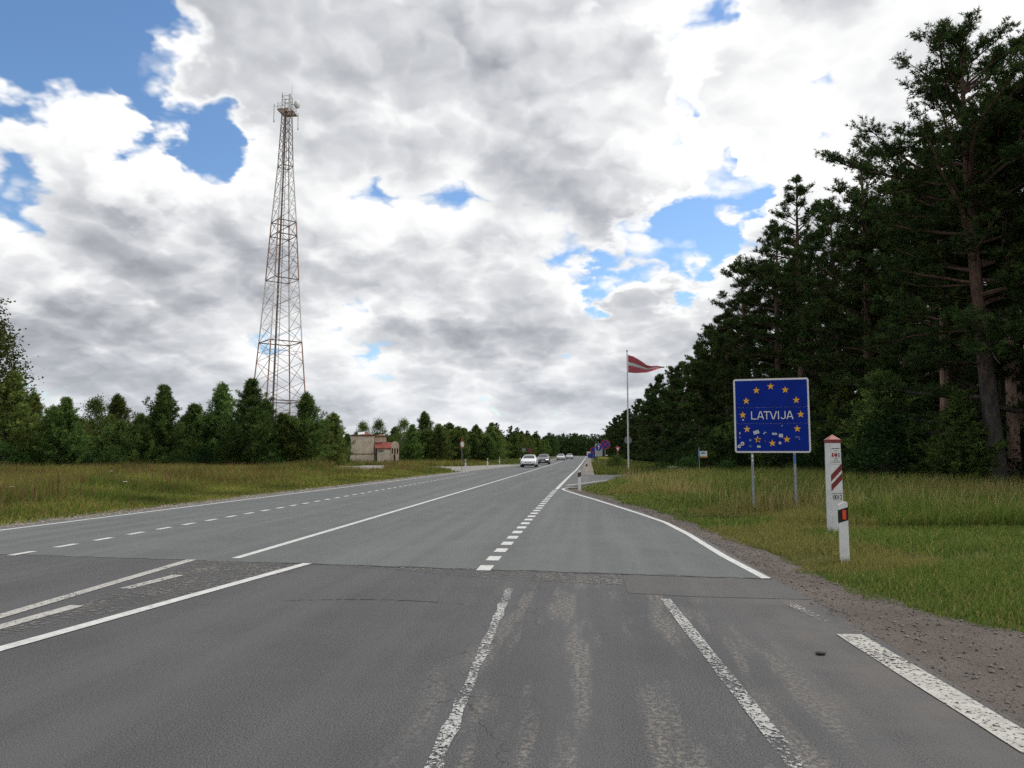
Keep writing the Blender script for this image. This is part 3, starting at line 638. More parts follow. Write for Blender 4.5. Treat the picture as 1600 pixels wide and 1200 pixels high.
# the forest on the right: edge trees
GF = 'pines along the forest edge'
edge = [('p0', 16.5, 32, 20.2, 'huge dark pine towering over the boundary post with low sweeping limbs', 2.4, 1.05),
        ('p1', 20.4, 34, 20.8, 'tall pine at the right picture border behind the huge pine', 0.4, 1.1),
        ('p3', 20.2, 29.5, 18.0, 'pine standing nearest at the extreme right picture border', 1.0, 1.0),
        ('p3', 18.0, 39.5, 17.8, 'broad pine whose crown fills the gap left of the huge pine', 4.0, 1.0),
        ('p1', 17.9, 44, 17.4, 'dense pine between the windblown pine and the broad pine', 2.0, .9),
        ('p2', 16.5, 46, 20.5, 'slim pine with open windblown top, second highest in the forest edge', 1.2, 1.0),
        ('p3', 16.6, 50.5, 18.3, 'shorter full pine between the two slim windblown tops', 3.0, .9),
        ('p2', 15.2, 54, 21.3, 'thin leaning pine top left of the windblown pine', 5.0, .95),
        ('p1', 15.2, 60, 20.0, 'tall pine directly behind the bushy pine above the road sign', .2, .95), ('p3', 14.0, 66, 18.6, 'bushy pine whose left limbs reach out highest above the road sign', 2.2, 1.0),
        ('p4', 13.9, 76, 16.0, None, 1.2, 1.05), ('p4', 14.2, 84, 15.4, None, 3.7, 1.0), ('p4', 13.4, 92, 14.6, None, 5.2, 1.0), ('p4', 12.9, 105, 14.2, None, .9, 1.0), ('p4', 12.9, 113, 14.4, None, 4.4, 1.0),
        ('p4', 12.2, 122, 14.3, None, 2.7, 1.0), ('p4', 12.0, 133, 13.6, None, 1.7, 1.0), ('p4', 11.7, 145, 13.8, None, 4.9, 1.0), ('p4', 11.4, 160, 13.0, None, 3.3, 1.0), ('p4', 11.1, 175, 12.8, None, .3, 1.1),
        ('p4', 10.8, 195, 13.0, None, 2.2, 1.2), ('p4', 10.5, 215, 13.4, None, 1.0, 1.2), ('p4', 10.4, 240, 13.6, None, 4.0, 1.3), ('p4', 10.4, 265, 14.0, None, 3.0, 1.3), ('p4', 10.7, 295, 13.8, None, 5.5, 1.4), ('p4', 11.0, 330, 13.9, None, .5, 1.5), ('p4', 11.2, 370, 14, None, 2.5, 1.5)]
for k, x, y, H, lb, rz, wd in edge:
    near = y < 70
    tree('pine_tree', k, x, y, H, lb or ('tall dark pine standing in the near forest edge above the blue sign' if near else 'dark pine receding along the forest edge behind the flagpole'), None if lb else (GF if near else 'far pines of the forest edge'), rz=rz, wide=wd*1.1)
for k, x, y, H, rz in (('p3', 18.9, 36, 17.5, 1.1), ('p1', 18.6, 42, 17.0, 3.3), ('p3', 17.6, 48, 17.6, 5.1), ('p1', 16.9, 57, 18.6, .7), ('p3', 15.9, 63, 17.6, 2.9), ('p3', 14.9, 71, 16.6, 4.4), ('p4', 14.9, 80, 15.2, 1.9)):
    tree('pine_tree', k, x, y, H, 'dense pine closing a gap just behind the front pines of the near forest edge', GF, rz=rz, wide=1.15)
# trees standing deeper in the wood
rr = random.Random(11)
for row, off in enumerate((4.2, 8.5, 13.5, 20)):
    y = 27.0+row*1.5
    while y < 150:
        x = (16.4 if y < 60 else 16.4-(y-60)*.075 if y < 110 else 12.6)+off+rr.uniform(-1.2, 1.2)
        H = (rr.uniform(15.5, 18.5) if y < 75 else rr.uniform(11.5, 14))-.3*row
        if y < 36 or x/y < .75:
            tree('pine_tree', 'p5' if y < 48 else rr.choice(['p1', 'p2', 'p3']) if y < 75 else 'p4', x, y, H, 'pine standing deep in the wood behind the forest edge', 'pines inside the wood', rz=rr.uniform(0, 6.28), wide=rr.uniform(.85, 1.1))
        y += rr.uniform(5.0, 7.5) if y < 75 else rr.uniform(9, 14)
for y in range(152, 420, 13):
    tree('pine_tree', 'p4', 15.5+rr.uniform(0, 5), y+rr.uniform(-3, 3), rr.uniform(12.5, 14.5), 'pine standing deep in the wood behind the forest edge', 'pines inside the wood', rz=rr.uniform(0, 6.28), wide=1.25)
for x, y, H, lb in ((17.9, 33.5, 17.0, 'slender pine with a pale pinkish trunk right beside the huge pine'), (19.4, 35.0, 17.5, 'slender pale-trunked pine second to the right of the huge pine'), (20.0, 37.6, 17.0, 'thin bare-trunked pine glimpsed between the pale trunks at far right'), (16.9, 37.5, 16.5, 'slender pale-trunked pine glimpsed left of the huge dark trunk')):
    tree('pine_tree', 'p5', x, y, H, lb, rz=x)
# undergrowth at the foot of the wood
for i in range(34):
    y = 33.5+i*2.2+rr.uniform(-.8, .8); x = np.interp(y, [28, 50, 66, 90, 110], [14.6, 13.4, 12.3, 13.6, 11.2])+rr.uniform(-.7, 1.4)
    if 40 < y < 58 and x < 14: x += 2.5
    if i % 3 == 0: tree('young_pine', 'y%d' % rr.randrange(4), x+1.2, y, rr.uniform(3.2, 6.0), 'low young pine filling the foot of the forest edge', 'young pines under the forest edge', rz=rr.uniform(0, 6), wide=1.25)
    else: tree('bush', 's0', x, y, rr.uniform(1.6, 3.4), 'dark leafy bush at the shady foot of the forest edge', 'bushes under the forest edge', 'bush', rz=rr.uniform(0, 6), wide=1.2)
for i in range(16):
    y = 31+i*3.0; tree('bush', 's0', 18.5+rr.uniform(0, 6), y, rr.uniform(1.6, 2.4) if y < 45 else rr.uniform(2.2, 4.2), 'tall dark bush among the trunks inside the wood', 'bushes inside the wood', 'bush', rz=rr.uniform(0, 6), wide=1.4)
for x, y, H, lb in [(4.8, 50.2, 1.0, 'low weedy bush at the bend of the side road'), (6.2, 47.5, 1.25, 'rank green bush between the side road and the small plate sign'), (3.2, 86, 1.3, 'brownish shrub beside the foot of the flagpole'), (8.2, 45.5, 1.1, 'weedy bush right beside the small plate sign post')]:
    tree('bush', 's1', x, y, H, lb, None, 'bush', wide=1.2)

# young pines left of the road
left = [('b0', -53.7, 61, 15.6, 'leafy birch cut by the left picture border', 'birch_tree'), ('y2', -50.4, 60, 8.4, 'broad young pine at the left picture border below the birch', 'young_pine'),
        ('y0', -52.9, 66, 7.0, 'young pine just right of the broad border pine', 'young_pine'), ('y1', -47.6, 62, 5.6, 'low round pine left of the first pale green leafy tree', 'young_pine'), ('y2', -45.0, 61, 6.3, 'dark pine standing before the first pale green leafy tree', 'young_pine'), ('l0', -56.0, 80, 7.9, 'pale green leafy tree behind the left pines, nearer the picture border', 'leafy_tree'), ('y0', -55.7, 84, 8.2, 'pine top rising between the two pale green leafy trees', 'young_pine'),
        ('l0', -52.0, 86, 7.2, 'pale green leafy tree behind the left pines, nearer the lattice tower', 'leafy_tree'), ('y1', -40.3, 64, 5.0, 'short pine left of the high pointed pine in the left row', 'young_pine'), ('y2', -38.9, 66, 7.7, 'bushy young pine with a high pointed top midway along the left row', 'young_pine'), ('y3', -38.5, 70, 6.1, 'short pine between the high pointed pine and the tower pines', 'young_pine'),
        ('y0', -36.0, 70, 8.1, 'dense dark pine just left of the lattice tower foot', 'young_pine'), ('y2', -31.9, 67, 8.3, 'tallest dark pine of the left row, covering the tower foot', 'young_pine'), ('y1', -33.3, 74, 6.8, 'pine hidden behind the tallest pine at the tower foot', 'young_pine'), ('y3', -29.5, 70, 5.2, 'short pine in front of the tower between tallest and spiky pine', 'young_pine'),
        ('y0', -27.3, 71, 7.2, 'spiky young pine right of the lattice tower foot', 'young_pine'), ('y1', -27.4, 78, 5.7, 'pine between the spiky pine and the small hut', 'young_pine'), ('y3', -33.2, 92, 5.6, 'pine touching the left wall of the small hut', 'young_pine'),
        ('l0', -35.6, 116, 6.6, 'pale sunlit tree behind the left end of the hut', 'leafy_tree'), ('l0', -33.6, 118, 7.0, 'pale sunlit tree rising behind the hut roof', 'leafy_tree'), ('l0', -30.2, 121, 7.2, 'pale sunlit tree right of the hut gable', 'leafy_tree'),
        ('y0', -26.7, 122, 8.1, 'pointed spruce-like pine standing above its neighbours right of the hut', 'young_pine'), ('y2', -28.2, 117, 6.0, None, 1), ('y1', -25.6, 128, 6.4, None, 1), ('y2', -24.4, 121, 5.8, None, 1), ('y3', -24.5, 140, 6.3, None, 1), ('y2', -22.6, 134, 6.0, None, 1), ('y0', -24.2, 160, 7.4, None, 1), ('y2', -22.0, 150, 6.4, None, 1), ('y1', -20.6, 163, 6.2, None, 1), ('y2', -25.0, 190, 9.1, None, 1), ('y2', -21.5, 178, 7.4, None, 1),
        ('p4', -26.5, 215, 10.3, None, 1), ('p4', -23.5, 230, 10.0, None, 1), ('p4', -23.7, 250, 10.2, None, 1), ('y2', -19.6, 205, 7.2, None, 1), ('y2', -18.2, 228, 6.4, None, 1), ('p4', -22.9, 280, 10.0, None, 1), ('p4', -22.0, 310, 9.6, None, 1), ('p4', -22.5, 340, 9.2, None, 1), ('y2', -17.5, 260, 6.6, None, 1), ('y2', -16.5, 300, 6.8, None, 1)]
for k, x, y, H, lb, nm in left:
    if lb: tree(nm, k, x, y, H, lb, None, rz=random.uniform(0, 6.28), wide=1.1)
    else: tree('young_pine', k, x, y, H, ('young dark pine in the dense row left of the road before the tower', 'pine in the receding row left of the road beyond the hut')[nm], ('young pines before the tower', 'pines beyond the hut')[nm], rz=random.uniform(0, 6.28), wide=1.15)
for i in range(30):
    px = i/29; x = -58+px*30+rr.uniform(-1, 1); y = 58+px*12+rr.uniform(0, 9) if px < .95 else 76
    tree('young_pine', 'y%d' % rr.choice([1, 3, 3, 2]), x, y, rr.uniform(3.0, 5.2), 'low bushy pine filling the foot of the left pine row', 'low pines of the left row', rz=rr.uniform(0, 6), wide=1.3)
for i in range(12):
    tree('young_pine', 'y%d' % rr.choice([1, 3, 2]), -40+i*1.9+rr.uniform(-1, 1), 112+rr.uniform(4, 12)+i*1.2, rr.uniform(4, 5.6), 'low pine behind and beside the small hut', 'low pines around the hut', rz=rr.uniform(0, 6), wide=1.3)
for i in range(34):
    y = 124+i*6.2; x = float(np.interp(y, [124, 190, 340], [-24, -20, -16]))-rr.uniform(0, 9)
    tree('young_pine', rr.choice(['y0', 'y1', 'y2']), x, y+rr.uniform(-2, 2), rr.uniform(5.0, 7.2)*(1 if y < 180 else 1.15), 'pine in the receding row left of the road beyond the hut', 'pines beyond the hut', rz=rr.uniform(0, 6), wide=1.25)
for i in range(20):
    tree('young_pine', rr.choice(['y0', 'y1', 'y2']), -66+i*1.9+rr.uniform(-1, 1), 73+i*.55+rr.uniform(0, 8), rr.uniform(4.6, 6.2), 'young pine half hidden in the second rank of the left row', 'second rank of the left row', rz=rr.uniform(0, 6), wide=1.2)
for i in range(14):
    tree('bush', rr.choice(['s1', 's1', 's0']), -52+i*1.85+rr.uniform(-.7, .7), 56.5+i*.95+rr.uniform(-1, 2), rr.uniform(1.2, 2.3), 'low leafy bush in the meadow before the left pine row', 'bushes before the left pine row', 'bush', rz=rr.uniform(0, 6), wide=1.2)
# the far wood that closes the road: one mass
def far_wood():
    tm, cm, h = PROTO['p4']; n = len(cm.vertices); v = np.empty(n*3, np.float32); cm.vertices.foreach_get('co', v); v = v.reshape(-1, 9)
    c = np.empty(n*4, np.float32); cm.color_attributes['tint'].data.foreach_get('color', c); c = c.reshape(-1, 12)
    V = []; C = []; r = np.random.default_rng(5)
    spots = [(r.uniform(-70, 60), 455+r.uniform(0, 60), r.uniform(10.5, 14.5)) for i in range(230)] + [(-17-r.uniform(0, 30), 345+i*2.6, r.uniform(9, 12)) for i in range(40)] + [(r.uniform(-14, -6), 445, r.uniform(3, 5)) for i in range(14)] + [(11+r.uniform(0, 20), 385+i*2.2, r.uniform(12, 15)) for i in range(26)]
    spots += [(r.uniform(-330, -70), r.uniform(330, 420), r.uniform(9, 13)) for i in range(120)]
    for x, y, H in spots:
        k = r.choice(len(v), 1500, replace=False); s = H/h; a = r.uniform(0, 6.28); q = v[k].reshape(-1, 3, 3).copy()
        cen = q.mean(1, keepdims=True); q = cen+(q-cen)*4.0; q = q.reshape(-1, 3)
        q = np.stack([(q[:, 0]*math.cos(a)-q[:, 1]*math.sin(a))*s*1.2+x, (q[:, 0]*math.sin(a)+q[:, 1]*math.cos(a))*s*1.2+y, q[:, 2]*s], 1); V.append(q); C.append(c[k].reshape(-1, 4)[:, :3]*r.uniform(.8, 1.2))
    o = link('far_forest', np_mesh('far_forest', np.concatenate(V), 3, np.concatenate(C)), M_needle); o['kind'] = 'stuff'; tag(o, 'distant dark pine forest closing the end of the road', 'forest')
far_wood()

# ------------------------------------------------------------------ lattice tower
M_twhite = mat('tower_white_paint', (.76, .74, .71), .6, c2=(.36, .20, .13), thr=.63, scale=1.6)
M_tred = mat('tower_rusty_red_paint', (.46, .27, .20), .7, c2=(.24, .13, .09), thr=.58, scale=1.6)
M_tdark = mat('tower_dark_steel', (.21, .165, .14), .7, c2=(.17, .08, .05), thr=.56, scale=1.6)
M_white = mat('white_plastic', (.74, .74, .73), .45)
def unit_bar():
    mb = MB(); mb.tube([(0, 0, 0), (0, 0, 1)], [1, 1], 6); o = mb.build('bar', None); me = o.data; bpy.data.objects.remove(o); return me
BARS = {}
def bar(name, a, b, r, m, parent):
    """an own object per member; alike members share one mesh"""
    if m.name not in BARS: me = unit_bar(); me.materials.append(m); BARS[m.name] = me
    a, b = Vector(a), Vector(b); d = b-a; o = bpy.data.objects.new(name, BARS[m.name]); col.objects.link(o); o.parent = parent
    o.location = a; o.rotation_mode = 'QUATERNION'; o.rotation_quaternion = d.to_track_quat('Z', 'Y'); o.scale = (r, r, d.length); return o
def tower():
    Y = 112.0; X = -.4285*Y
    T = thing('lattice_tower', 'tall rusty red and white lattice mast rising behind the left pines', 'tower', (X, Y, 0), R(23.3+21.5-45))
    Rz = lambda z: float(np.interp(z, [0, 9, 17.5, 27, 36, 44.5, 53.2], [5.25, 4.42, 3.55, 2.75, 2.08, 1.30, .84]))
    K = 1.066; corner = lambda i, z: Vector((Rz(z)*math.cos(R(90*i)), Rz(z)*math.sin(R(90*i)), z*K))
    bands = [(0, 17.8, M_tred), (17.8, 27.2, M_twhite), (27.2, 36.0, M_tred), (36.0, 44.6, M_twhite), (44.6, 53.2, M_tdark)]
    lev = [0, 3.2, 6.2, 9.1, 12, 14.9, 17.8, 20.2, 22.6, 24.9, 27.2, 29.5, 31.7, 33.9, 36, 38.2, 40.4, 42.5, 44.6, 46.2, 47.7, 49.2, 50.6, 51.9, 53.2]
    for z0, z1, m in bands:
        for i in range(4): bar('leg', corner(i, z0), corner(i, z1), .105 if z0 < 40 else .075, m, T)
    for j, (z0, z1) in enumerate(zip(lev, lev[1:])):
        m = M_tdark if z0 >= 44.5 or (27 < z0 < 35.9) else (M_twhite if (17.7 < z0 < 27 or z0 > 35.9) else M_tred)
        mb_ = M_tdark if j % 2 == 0 else m
        for i in range(4):
            a0, b0, a1, b1 = corner(i, z0), corner((i+1) % 4, z0), corner(i, z1), corner((i+1) % 4, z1)
            bar('brace', a0, b1, .036, mb_, T); bar('brace', b0, a1, .036, m, T)
            if z0 in (17.8, 27.2, 33.9, 36, 44.6, 9.1): bar('ring_beam', a0, b0, .085, M_tdark, T)
            elif j % 3 != 1 and z0 < 44: bar('strut', (a0+a1)/2, (b0+b1)/2, .028, m, T)
    # cable ladder running up the inside
    la = MB()
    for s in (-.22, .22): la.tube([(s-.75, .2, 0), (s-.35, .1, 32), (s*.7, 0, 56.9)], .045, 5)
    for i in range(94): z = .6*i; la.tube([(-.22-.75+z*.0130, .2-z*.0036, z), (.22-.75+z*.0130, .2-z*.0036, z)], .018, 4)
    la.build('ladder', M_tdark, T)
    MB().tube([(-.95, -.25, 0), (-.5, -.15, 32), (-.1, -.1, 56.9)], [.16, .15, .13], 6).build('cable_bundle', M_tdark, T)
    # platform with railing
    pz = 56.8; pl = MB(); s = 1.12
    for k in range(9): pl.box((0, -s+.36*k*.5*2, pz), (2*s, .16, .06))
    for x in (-s, s): pl.box((x, 0, pz-.06), (.12, 2*s, .14))
    for y in (-s, s): pl.box((0, y, pz-.14), (2*s, .12, .14))
    p = pl.build('platform', M_tred, T)
    rl = MB()
    for z in (.5, 1.0):
        for a, b in (((-s, -s), (s, -s)), ((s, -s), (s, s)), ((s, s), (-s, s)), ((-s, s), (-s, -s))): rl.tube([(*a, pz+z), (*b, pz+z)], .03, 5)
    for i in range(5):
        q = -s+i*s/2
        for a in ((q, -s), (q, s), (-s, q), (s, q)): rl.tube([(*a, pz), (*a, pz+1.05)], .028, 5)
    rl.build('railing', M_twhite, p)
    tm = MB()
    for x, y in ((-.6, -.6), (.6, -.6), (.6, .6), (-.6, .6)): tm.tube([(x, y, pz), (x, y, pz+2.5)], .05, 5)
    for z in (1.0, 1.75, 2.4):
        for a, b in (((-.6, -.6), (.6, -.6)), ((.6, -.6), (.6, .6)), ((.6, .6), (-.6, .6)), ((-.6, .6), (-.6, -.6))): tm.tube([(*a, pz+z), (*b, pz+z)], .035, 5)
    tm.build('top_frame', M_tdark, T)
    MB().tube([(.6, .3, pz+2.3), (.6, .3, pz+4.7)], [.03, .012], 5).build('whip_antenna', M_tdark, T)
    MB().tube([(-.6, -.6, pz+2.3), (-.6, -.6, pz+3.0)], [.06, .03], 5).build('whip_antenna', M_tdark, T)
    # antennas hang outside the platform; directions are seen from the road
    to = Matrix.Rotation(-T.rotation_euler.z, 3, 'Z')
    L = lambda v: to @ Vector(v)
    rt = Vector((.92, .395, 0)); fr = Vector((.395, -.92, 0))
    w = lambda a, b, z: L(rt*a + fr*b) + Vector((0, 0, z))
    MB().box(w(.35, 1.55, pz+.9), (.34, .2, 2.9), rz=R(23)-T.rotation_euler.z).build('panel_antenna', M_white, T, bevel=.05)
    for a, b, z0, z1 in ((-2.0, .2, pz-2.1, pz+.9), (1.75, .4, pz-3.0, pz-.2)):
        MB().tube([w(a, b, z0), w(a+.05, b, z0+.25), w(a, b, z0+.27), w(a, b, z1)], [.12, .12, .075, .075], 8).build('rod_antenna', M_white if a > 0 else M_twhite, T)
        MB().tube([w(a, b, z1-.3), w(a*.7, b*.5, z1-.3)], .035, 5).build('antenna_bracket', M_tdark, T)
    c = w(1.45, .35, pz+1.25); ax = (rt*.75+fr*.6+Vector((0, 0, -.1))).normalized(); ax = L(ax); 
    MB().tube([c-ax*.25, c-ax*.2, c, c+ax*.25, c+ax*.34], [.12, .48, .62, .62, .5], 18).build('dish_antenna', M_white, T, True)
    MB().tube([c-ax*.2, w(.6, 0, pz+1.3)], .06, 6).build('antenna_bracket', M_tdark, T)
tower()

# ------------------------------------------------------------------ small concrete hut
def hut():
    M_wall = mat('hut_plaster', (.66, .56, .43), .9, var=.2, scale=.9, c2=(.40, .34, .27), thr=.60, bump=.3, bscale=9)
    M_wall2 = mat('hut_plaster_pink', (.60, .46, .35), .9, var=.15, scale=1.2, c2=(.42, .34, .27), thr=.6, bump=.3, bscale=9)
    M_rr = mat('hut_red_sheet', (.235, .052, .035), .7, var=.2, scale=2, c2=(.15, .045, .03), thr=.58)
    M_ro = mat('hut_roof_edge', (.145, .075, .052), .85, var=.25, scale=2, c2=(.25, .14, .09), thr=.56)
    M_hole = mat('hut_dark_opening', (.012, .011, .010), .9); M_led = mat('hut_ledge', (.21, .18, .145), .9)
    Y = 104.0; T = thing('concrete_hut', 'small weathered beige hut with rounded walls and red sheet roof', 'hut', (-.2915*Y, Y, 0), R(16))
    def stad(x0, x1, y0, y1, rd, n=9):
        pts = []
        for cx, cy, a0 in ((x1-.12, y0+.12, -90), (x1-.12, y1-.12, 0), (x0+rd, y1-rd, 90), (x0+rd, y0+rd, 180)):
            q = rd if cx < x0+rd+.01 else .12
            for i in range(n+1): a = R(a0+90*i/n); pts.append((cx+q*math.cos(a), cy+q*math.sin(a)))
        return pts
    ex = lambda nm, p, z0, z1, m, par=T: MB().prism(p, (0, 0, z0), (1, 0, 0), (0, 1, 0), (0, 0, z1-z0)).build(nm, m, par)
    ex('plinth', stad(-3.3, .12, -.12, 3.3, 1.3), 0, 1.50, M_wall); ex('ledge', stad(-3.4, .2, -.2, 3.4, 1.35), 1.50, 1.60, M_led)
    ex('wall', stad(-3.22, .05, 0, 3.2, 1.25), 1.60, 4.12, M_wall); ex('wall', stad(.05, 1.75, .5, 3.0, .1), 0, 4.0, M_wall2)
    rf = ex('roof', stad(-3.42, .1, -.2, 3.4, 1.4), 4.12, 4.27, M_ro)
    MB().add([(-2.2, .1, 4.272), (-.2, .1, 4.272), (-.2, 2.2, 4.272), (-2.2, 2.2, 4.272), (-1.35, .9, 4.62), (-.95, 1.2, 4.62)], [(0, 1, 5, 4), (1, 2, 5), (2, 3, 4, 5), (3, 0, 4)]).build('roof_mound', M_rr, rf)
    MB().box((-1.75, .25, 4.46), (.95, .7, .05), ry=-.12, rx=.5).build('metal_sheet', M_white, rf)
    r2 = ex('roof', stad(.02, 1.9, .35, 3.1, .1), 4.0, 4.14, M_ro)
    MB().add([(.3, .5, 4.142), (1.7, .5, 4.142), (1.7, 2.9, 4.142), (.3, 2.9, 4.142), (1.0, 1.7, 4.42)], [(0, 1, 4), (1, 2, 4), (2, 3, 4), (3, 0, 4)]).build('roof_mound', M_ro, r2)
    w = MB().box((1.4, -.15, 1.12), (2.1, 1.3, 2.24)).build('wing_wall', M_wall, T)
    MB().box((1.0, -.806, 1.95), (.75, .02, .3)).build('stain_panel', M_led, w); MB().box((.42, -.82, 1.2), (.16, .06, 2.0)).build('door_slot', M_hole, w)
    MB().prism([(-.95, 2.26), (-.95, 2.36), (.5, 3.2), (.5, 3.1)], (.2, 0, 0), (0, 1, 0), (0, 0, 1), (2.35, 0, 0)).build('red_roof', M_rr, T)
    # arched gable wall with three slots
    def arch(cx, w_, z1, n=12): return [(cx-w_/2, 0), (cx+w_/2, 0)] + [(cx+w_/2*math.cos(R(180*i/n)), z1-w_/2*1.25+w_/2*1.25*math.sin(R(180*i/n))) for i in range(n+1)]
    gb = MB().prism(arch(3.0, 1.12, 3.35), (0, -1.05, 0), (1, 0, 0), (0, 0, 1), (0, .28, 0)).build('gable', M_wall2, T)
    MB().box((3.0, -.2, 1.1), (1.0, 1.4, 2.2)).build('gable_wall', M_wall2, T)
    for x in (2.62, 2.98, 3.34): MB().box((x, -1.06, 1.95), (.17, .05, .75)).build('slot_window', M_hole, gb)
    MB().box((2.94, -1.06, .75), (.2, .05, 1.45)).build('slot_door', M_hole, gb)
hut()

# ------------------------------------------------------------------ text helper
def text_mesh(s, size, ext=.002, bold=0.0, sx=1.0):
    cu = bpy.data.curves.new('txt', 'FONT'); cu.body = s; cu.size = size; cu.extrude = ext; cu.align_x = 'CENTER'; cu.align_y = 'CENTER'; cu.offset = bold; cu.resolution_u = 4
    o = bpy.data.objects.new('txt', cu); col.objects.link(o); dg = bpy.context.evaluated_depsgraph_get(); me = bpy.data.meshes.new_from_object(o.evaluated_get(dg)); bpy.data.objects.remove(o)
    # flat glyphs lie in xy: stand them up in xz facing -y
    for v in me.vertices: v.co = (v.co.x*sx, -v.co.z, v.co.y)
    me.materials.clear(); return me
def disc(c, r, t, n=28, ux=(1, 0, 0), uz=(0, 0, 1), ny=(0, 1, 0)):
    return MB().prism([(r*math.cos(2*math.pi*i/n), r*math.sin(2*math.pi*i/n)) for i in range(n)], c, ux, uz, Vector(ny)*t)
def rrect(w, h, r, n=5):
    p = []
    for cx, cz, a in ((w/2-r, -h/2+r, -90), (w/2-r, h/2-r, 0), (-w/2+r, h/2-r, 90), (-w/2+r, -h/2+r, 180)):
        for i in range(n+1): an = R(a+90*i/n); p.append((cx+r*math.cos(an), cz+r*math.sin(an)))
    return p
M_steel = mat('galvanised_steel', (.30, .32, .34), .5, metal=.6, var=.2, scale=9)
M_signw = mat('sign_white', (.70, .70, .69), .5, var=.05); M_signb = mat('sign_blue', (.003, .022, .25), .6, var=.12, scale=2.5, spec=.12); M_signy = mat('sign_yellow', (.85, .42, .015), .5, var=.1)
M_signr = mat('sign_red', (.42, .022, .028), .5); M_black = mat('black_paint', (.012, .012, .013), .55); M_grey = mat('sign_back_grey', (.22, .225, .23), .6)
M_post = mat('post_white_paint', (.70, .70, .69), .6, var=.1, scale=5, c2=(.42, .42, .40), thr=.66); M_maroon = mat('maroon_paint', (.20, .028, .026), .6, var=.2, scale=8)

